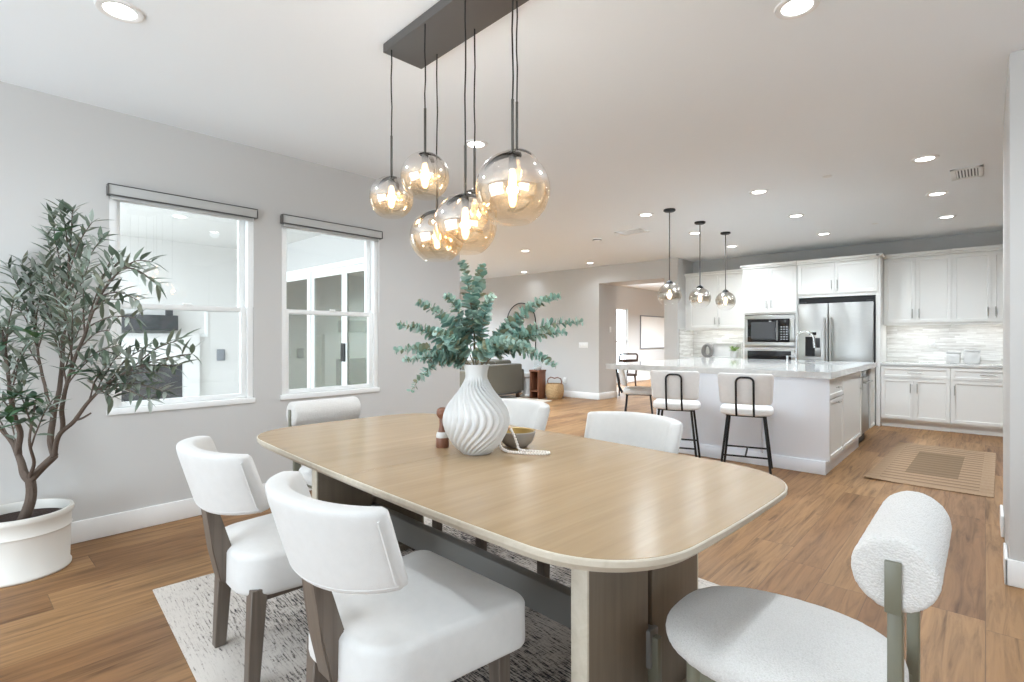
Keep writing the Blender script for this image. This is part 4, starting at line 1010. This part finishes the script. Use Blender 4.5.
# ================================================================== ISLAND
IX = (-2.79, -1.06); IYF = 5.52; IYB = 8.2
isl = thing('kitchen_island', 'pale grey kitchen island cabinet with panelled sides and white base trim', 'kitchen island', (0, 0, 0))
mk('carcass', SB((IX[0], IX[1] - .022, IYF + .012, 7.05, .13, .893), (IX[0], -1.76, 7.05, 7.835, .13, .893), (-1.22, IX[1] - .022, 7.05, 7.215, .13, .893), (IX[0], IX[1] - .022, 7.835, IYB, .13, .893)), 'island', isl)
for (a, b) in ((IX[0], -2.382), (-2.382, -1.647), (-1.647, IX[1])):
    mk('side_panel', B((a + .0035, b - .0035, IYF, IYF + .0115, .125, .893), bev=.002), 'island', isl)
mk('base_trim', B((IX[0], IX[1] - .03, IYF - .018, IYF + .012, 0, .125), (IX[1] - .07, IX[1] - .03, IYF, 7.2, 0, .125), bev=.005), 'island', isl)
def endfront(kind, y0, y1, z0, z1, handle):
    g = .0025; o = mk(kind, door_bm(y1 - y0 - 2 * g, z1 - z0 - 2 * g, .05), 'cab', isl, ang=20); o.rotation_euler = (0, 0, PI / 2); o.location = (IX[1] - .022, y0 + g, z0 + g)
    w, h = y1 - y0 - 2 * g, z1 - z0 - 2 * g
    if handle == 'H': pull(o, w / 2, h / 2, False, .12)
    elif handle == 'V': pull(o, w - .12, h - .13, True, .17)
    elif handle == 'HT': pull(o, w / 2, h - .04, False, .12)
    return o
endfront('drawer', IYF + .015, 6.16, .70, .888, 'H'); endfront('door', IYF + .015, 6.16, .135, .695, 'HT')
endfront('door', 6.165, 7.20, .135, .888, 'V')
endfront('door', 7.84, IYB - .005, .135, .888, None)
dw = thing('dishwasher', 'stainless dishwasher with dark top strip in the end of the island', 'dishwasher', (IX[1] - .02, 7.525, 0))
mk('tub', B((-.13, -.02, -.29, .29, .12, .885)), 'darkplastic', dw)
o = mk('door', B((-.02, .005, -.298, .298, .13, .79), bev=.004), 'steel', dw); mk('control_strip', B((-.02, .002, -.298, .298, .795, .885), bev=.003), 'blackglass', dw)
bm = bmesh.new(); tube(bm, [(.045, -.24, .74), (.045, .24, .74)], .010, 10)
for s in (-1, 1): tube(bm, [(.045, s * .2, .74), (.003, s * .2, .74)], .007, 8)
mk('handle', bm, 'steel', o); mk('toe_panel', B((-.06, -.045, -.298, .298, 0, .12)), 'black', dw)
SKX = (-1.72, -1.24); SKY = (7.1, 7.72); CT = .955; CB = .894; CX = (-3.43, -1.04); CY = (5.47, 8.23)
bm = B((CX[0], SKX[0], CY[0], CY[1], CB, CT), (SKX[1], CX[1], CY[0], CY[1], CB, CT), (SKX[0], SKX[1], CY[0], SKY[0], CB, CT), (SKX[0], SKX[1], SKY[1], CY[1], CB, CT))
bmesh.ops.remove_doubles(bm, verts=bm.verts, dist=1e-4)
tag(mk('island_worktop', bm, 'quartz'), 'thick polished white quartz top of the kitchen island', 'worktop')
sk = thing('kitchen_sink', 'stainless undermount sink set into the island worktop', 'sink', ((SKX[0] + SKX[1]) / 2, (SKY[0] + SKY[1]) / 2, .70))
w_, d2 = (SKX[1] - SKX[0]) / 2, (SKY[1] - SKY[0]) / 2
mk('basin', B((-w_, w_, -d2, d2, 0, .01), (-w_ - .008, -w_, -d2, d2, 0, .193), (w_, w_ + .008, -d2, d2, 0, .193), (-w_, w_, -d2 - .008, -d2, 0, .193), (-w_, w_, d2, d2 + .008, 0, .193)), 'steel', sk)
bm = bmesh.new(); lathe(bm, [(.001, .012), (.04, .012), (.045, .010)], 20); mk('drain', bm, 'chrome', sk)
fa = thing('kitchen_faucet', 'tall chrome gooseneck faucet on the island beside the sink', 'faucet', (-1.83, 7.55, CT))
bm = bmesh.new(); lathe(bm, [(.001, 0), (.03, 0), (.03, .008), (.02, .014), (.018, .09), (.001, .092)], 20); mk('faucet_base', bm, 'chrome', fa)
bm = bmesh.new(); pts = [(0, 0, .08), (0, 0, .30)] + [(.10 - .10 * math.cos(a), 0, .30 + .10 * math.sin(a)) for a in [PI * k / 12 for k in range(1, 12)]] + [(.205, 0, .27)]
tube(bm, pts, .0115, 12); mk('gooseneck', bm, 'chrome', fa)
bm = bmesh.new(); tube(bm, [(.205, 0, .275), (.212, 0, .19)], [.014, .018], 12); mk('spray_head', bm, 'chrome', fa)
bm = bmesh.new(); tube(bm, [(0, -.018, .06), (.0, -.05, .07), (.0, -.10, .11)], .007, 8); mk('lever', bm, 'chrome', fa)
sd = thing('soap_dispenser', 'short chrome soap dispenser left of the island faucet', 'soap dispenser', (-1.86, 7.25, CT))
bm = bmesh.new(); lathe(bm, [(.001, 0), (.022, 0), (.022, .006), (.014, .012), (.013, .07), (.018, .075), (.018, .09), (.001, .092)], 16); mk('pump_body', bm, 'chrome', sd)
bm = bmesh.new(); tube(bm, [(0, 0, .085), (.05, 0, .088), (.075, 0, .078)], .006, 8); mk('nozzle', bm, 'chrome', sd)

# bar stools
def make_stool(label):
    t = thing('bar_stool', label, 'stool', (0, 0, 0), 0, 'cream bar stools with black metal legs')
    pts = []
    for k in range(48):
        a = 2 * PI * k / 48; c, s = math.cos(a), math.sin(a); pts.append((.235 * math.copysign(abs(c) ** .7, c), .21 * math.copysign(abs(s) ** .7, s) + .02))
    mk('seat', soft_prism(pts, .545, .63, .03, .012), 'stoolfab', t, ang=60)
    bm = bmesh.new(); rings = []
    for i in range(25):
        f = -1 + 2 * i / 24; x = .232 * f; y = -.225 + .055 * f * f; e = math.sqrt(max(0, 1 - max(0, (abs(f) - .9) / .1) ** 2)) * .85 + .15
        rg = []
        for k in range(24):
            a = 2 * PI * k / 24; cx = math.copysign(abs(math.cos(a)) ** .5, math.cos(a)); sz = math.copysign(abs(math.sin(a)) ** .4, math.sin(a))
            rg.append((x * (1 + .03 * sz), y + .022 * cx * e - .028 * sz, .80 + .145 * sz * (.82 + .18 * e)))
        rings.append(rg)
    loft(bm, rings); mk('backrest', bm, 'stoolfab', t, ang=60)
    bm = bmesh.new(); pp = [(-.074, -.2, .55), (-.074, -.243, .63), (-.074, -.268, .80)]
    pp += [(-.074 + .045 * (1 - math.cos(a)), -.277, .865 + .045 * math.sin(a)) for a in [PI / 2 * k / 5 for k in range(6)]] + [(.074 - .045 * (1 - math.sin(a)), -.277, .865 + .045 * math.cos(a)) for a in [PI / 2 * k / 5 for k in range(6)]]
    pp += [(.074, -.268, .80), (.074, -.243, .63), (.074, -.2, .55)]
    tube(bm, pp, .0095, 10); mk('back_loop', bm, 'black', t)
    feet = {}
    for sx in (-1, 1):
        for sy in (-1, 1):
            a, b = Vector((sx * .155, sy * .145 + .01, .55)), Vector((sx * .215, sy * .20 + .01, 0)); feet[sx, sy] = (a, b)
            bm = bmesh.new(); tube(bm, [a, b], .0115, 10); mk('leg', bm, 'black', t)
    def on(sx, sy, z): a, b = feet[sx, sy]; return a.lerp(b, (.55 - z) / .55)
    bm = bmesh.new()
    for sy in (-1, 1): tube(bm, [on(-1, sy, .17 if sy < 0 else .19), on(1, sy, .17 if sy < 0 else .19)], .0085, 8)
    tube(bm, [(on(-1, -1, .17) + on(1, -1, .17)) / 2, (on(-1, 1, .19) + on(1, 1, .19)) / 2], .0085, 8)
    mk('footrest', bm, 'black', t)
    mk('seat_plate', B((-.17, .17, -.15, .17, .535, .548)), 'black', t)
    return t
st = make_stool('cream bar stool at the island front, right one of two with backs to the viewer')
st.location = (-1.69, 5.19, 0); st.rotation_euler = (0, 0, math.radians(15))
dup(st, (-2.365, 5.13, 0), math.radians(19), 'cream bar stool at the island front, left one of two with backs to the viewer')
dup(st, (-3.37, 6.16, 0), math.radians(-62), 'cream bar stool seen from the side at the overhanging left end of the island')

# ================================================================== LIVING ROOM
sf = thing('sofa', 'olive grey sofa with boxy arm in the living room behind the vase', 'sofa', (-7.64, 7.03, .0115), math.radians(4))
mk('sofa_base', B((-1.1, .42, .06, 1.3, .09, .30), bev=.02), 'sofa_dark', sf)
mk('arm', B((-.42, .44, 0, .22, .13, .60), bev=.03, seg=3), 'sofa', sf); mk('arm', B((-.42, .44, 1.14, 1.36, .13, .60), bev=.03, seg=3), 'sofa', sf)
mk('back', B((.22, .46, .1, 1.26, .13, .72), bev=.04, seg=3), 'sofa', sf)
for k in range(2):
    mk('seat_cushion', B((-.5, .24, .22 + k * .46, .67 + k * .46, .30, .46), bev=.035, seg=3), 'sofa', sf)
    mk('back_cushion', B((-.32, .26, .16 + k * .52, .66 + k * .52, .45, .80), bev=.07, seg=4), 'sofa', sf)
mk('chaise', B((-1.25, -.44, -.05, .92, .13, .48), bev=.035, seg=3), 'sofa', sf)
mk('chaise_pillow', B((-1.2, -.55, .25, .85, .48, .70), bev=.08, seg=4), 'sofa', sf)
for x in (-1.0, .36):
    for y in (.14, 1.22): 
        mk('leg', B((x - .03, x + .03, y - .03, y + .03, 0, .1)), 'darkwood', sf)
mi = thing('arched_mirror', 'arched mirror with thin dark frame hanging on the far living room wall', 'mirror', (-7.98, FY, 1.0))
hw = .44; zt_ = .64
arch = [(-hw, 0), (hw, 0)] + [(hw * math.cos(a), zt_ + hw * math.sin(a)) for a in [PI * k / 24 for k in range(25)]]
bm = bmesh.new(); f = bm.faces.new([bm.verts.new((x, -.012, z)) for x, z in arch]); r_ = bmesh.ops.extrude_face_region(bm, geom=[f]); bmesh.ops.translate(bm, verts=[v for v in r_['geom'] if isinstance(v, bmesh.types.BMVert)], vec=(0, .010, 0)); mk('mirror_glass', bm, 'mirror', mi)
bm = bmesh.new(); tube(bm, [(x, -.012, z) for x, z in arch] + [(-hw, -.012, 0)], .012, 8); mk('frame', bm, 'black', mi)
wt = thing('side_table', 'square walnut side table on the living room floor right of the sofa', 'side table', (-7.0, 8.5, 0))
mk('side_panel', B((-.12, -.09, -.12, .12, 0, .56), bev=.004), 'walnut', wt); mk('side_panel', B((.09, .12, -.12, .12, 0, .56), bev=.004), 'walnut', wt)
mk('tabletop', B((-.13, .13, -.13, .13, .56, .60), bev=.005), 'walnut', wt); mk('shelf', B((-.09, .09, -.11, .11, .14, .17)), 'walnut', wt); mk('back_panel', B((-.09, .09, .09, .11, .0, .56)), 'walnut', wt)
wb = thing('woven_basket', 'tan woven basket with handles on the floor against the far wall', 'basket', (-6.72, 8.72, 0))
bm = bmesh.new(); lathe(bm, [(.001, 0), (.15, 0), (.18, .05), (.20, .15), (.19, .27), (.17, .31), (.16, .305), (.178, .26), (.185, .15), (.165, .06), (.001, .02)], 32); mk('basket_body', bm, 'basket', wb)
bm = bmesh.new(); tube(bm, [(.16, 0, .29), (.19, 0, .36), (.16, .0, .42), (.08, 0, .44), (.0, 0, .42), (-.1, 0, .44), (-.17, 0, .40), (-.19, 0, .34), (-.165, 0, .29)], .012, 8); mk('handle', bm, 'walnut', wb)
jv = thing('glass_jar', 'clear glass jar on the walnut side table', 'jar', (-7.0, 8.5, .60))
bm = bmesh.new(); lathe(bm, [(.001, .004), (.07, 0), (.085, .03), (.09, .12), (.075, .19), (.055, .22), (.06, .24)], 24, cap=False); mk('jar_body', bm, 'clearglass', jv)
bm = bmesh.new(); lathe(bm, [(.001, .008), (.068, .006), (.080, .03), (.082, .06), (.001, .061)], 24); mk('pebbles', bm, 'ceramic', jv)
pl = thing('round_pedestal', 'small white pedestal stool between the sofa and the walnut side table', 'stool', (-7.38, 8.6, 0))
bm = bmesh.new(); lathe(bm, [(.001, 0), (.14, 0), (.15, .02), (.10, .06), (.08, .22), (.10, .40), (.16, .44), (.16, .48), (.001, .485)], 32); mk('column', bm, 'ceramic', pl)
bm = bmesh.new(); lathe(bm, [(.001, .485), (.17, .485), (.172, .495), (.17, .505), (.001, .507)], 32); mk('round_top', bm, 'ceramic', pl)
o = tag(mk('living_rug', B((-1.5, 1.5, -1.0, 1.0, 0, .01), bev=.003), 'palerug'), 'pale rug on the living room floor beside the sofa', 'rug'); o.location = (-7.95, 7.3, .001)
# far room
fp = thing('framed_picture', 'large pale framed canvas on the wall beyond the wide opening', 'picture', (-7.6, 14.75, .95))
mk('canvas', B((.012, .022, -.72, .9, .03, .97)), 'canvas', fp); mk('frame', B((0, .035, -.75, .93, 0, .03), (0, .035, -.75, .93, .97, 1.0), (0, .035, -.75, -.72, 0, 1.0), (0, .035, .9, .93, 0, 1.0), bev=.003), 'greybox', fp)
wc = thing('wooden_chair', 'dark wooden chair just beyond the wide opening, behind the island end', 'chair', (-6.02, 10.32, 0), math.radians(60))
mk('seat', B((-.23, .23, -.22, .23, .43, .47), bev=.01), 'darkwood', wc)
bm = bmesh.new(); pp = [(-.21, -.2, .45), (-.22, -.24, .80)] + [(-.22 + .05 * (1 - math.cos(a)), -.25, .87 + .05 * math.sin(a)) for a in [PI / 2 * k / 4 for k in range(5)]] + [(.17 + .05 * math.sin(a), -.25, .87 + .05 * math.cos(a)) for a in [PI / 2 * k / 4 for k in range(5)]] + [(.22, -.24, .80), (.21, -.2, .45)]
tube(bm, pp, .019, 10); mk('back_frame', bm, 'darkwood', wc)
mk('backrest', B((-.2, .2, -.255, -.23, .62, .80), bev=.008), 'darkwood', wc)
for sx in (-1, 1):
    for sy in (-1, 1):
        bm = bmesh.new(); tube(bm, [(sx * .19, sy * .19, .44), (sx * .215, sy * .215, 0)], [.02, .014], 10); mk('leg', bm, 'darkwood', wc)
    bm = bmesh.new(); tube(bm, [(sx * .215, -.22, .66), (sx * .245, 0, .66), (sx * .235, .17, .64), (sx * .215, .18, .46)], .015, 8); mk('armrest', bm, 'darkwood', wc)

# ================================================================== LIGHT
w = bpy.data.worlds.new('world'); SC.world = w; w.use_nodes = True
bg = w.node_tree.nodes['Background']; bg.inputs[0].default_value = (.78, .90, 1.0, 1); bg.inputs[1].default_value = 5.2
def lamp(name, typ, loc, energy, col=(1, 1, 1), rotv=(0, 0, 0), **kw):
    d_ = bpy.data.lights.new(name, typ); d_.energy = energy; d_.color = col
    for k, v in kw.items(): setattr(d_, k, v)
    o = bpy.data.objects.new(name, d_); C.objects.link(o); o.location = loc; o.rotation_euler = rotv; return o
WARM = (.82, .92, 1)
for i, (x, y, _) in enumerate(DL):
    z = CEIL if i < 15 else 2.72
    lamp('downlight_lamp', 'SPOT', (x, y, z - .03), {0: 46, 12: 90, 13: 22, 14: 8, 15: 90, 6: 62, 7: 52, 8: 46, 11: 62}.get(i, 78), WARM, spot_size=math.radians(164), spot_blend=1.0, shadow_soft_size=.06)
for (x, y) in ((-.62, .54), (1.6, .54), (1.6, 2.55), (-.62, -1.4), (-2.87, -1.4)): lamp('dining_ceiling_lamp', 'SPOT', (x, y, CEIL - .03), 30, WARM, spot_size=math.radians(150), spot_blend=1.0, shadow_soft_size=.08)  # spots added out of view as ceiling fill, without fixtures
for (x, y) in ((-8.3, 5.3), (-6.2, 5.2), (-9.8, 7.2)): lamp('living_ceiling_lamp', 'SPOT', (x, y, CEIL - .03), 640, (.72, .86, 1), spot_size=math.radians(160), spot_blend=1.0, shadow_soft_size=.08)  # bare spots added out of view to brighten the living room
for (x, y, z) in GLOBE_LIGHTS: lamp('globe_lamp', 'POINT', (x, y, z), 8, (1, .94, .88), shadow_soft_size=.02)
for (y, z) in ((5.612, 1.765), (6.477, 1.775), (7.361, 1.785)): lamp('pendant_light', 'POINT', (-2.673, y, z), 9, (1, .93, .85), shadow_soft_size=.02)
def area(name, loc, rotv, sx, sy, energy, col=(.93, .97, 1), portal=False):
    o = lamp(name, 'AREA', loc, energy, col, rotv, shape='RECTANGLE', size=sx, size_y=sy)
    if portal: o.data.cycles.is_portal = True
    return o
area('daylight_back', ((BX[0] + BX[1]) / 2, -2.72, 1.2), (PI / 2, 0, 0), BX[1] - BX[0], 2.4, 0, portal=True)
area('daylight_east', (3.42, .2, 1.45), (PI / 2, 0, PI / 2), 2.8, 1.7, 0, portal=True)  # portal of the added east window
area('daylight_hall', (-7.8, 12.45, 1.2), (PI / 2, 0, -PI / 2), 1.7, 1.85, 0, portal=True)
for (xa, xb) in ((-1.0, -.45), (-.25, .4), (-4.0, -3.2)):
    area('undercabinet_lamp', ((xa + xb) / 2, 9.55, 1.42), (0, 0, 0), xb - xa, .03, 1.0, WARM)
for (x, y) in ((-5.5, 12.0), (-5.5, 14.5)): lamp('hall_ceiling_lamp', 'SPOT', (x, y, CEIL - .03), 620, (.80, .91, 1), spot_size=math.radians(150), spot_blend=.9, shadow_soft_size=.06)  # unseen spots added to brighten the far room

vs = SC.view_settings; vs.view_transform = 'Standard'; vs.look = 'None'; vs.gamma = 1; vs.exposure = 0.40; vs.use_curve_mapping = False
cy = SC.cycles
cy.use_denoising = True; cy.max_bounces = 12; cy.diffuse_bounces = 6; cy.glossy_bounces = 5; cy.transmission_bounces = 8; cy.transparent_max_bounces = 24
cy.caustics_reflective = False; cy.caustics_refractive = False; cy.sample_clamp_indirect = 6
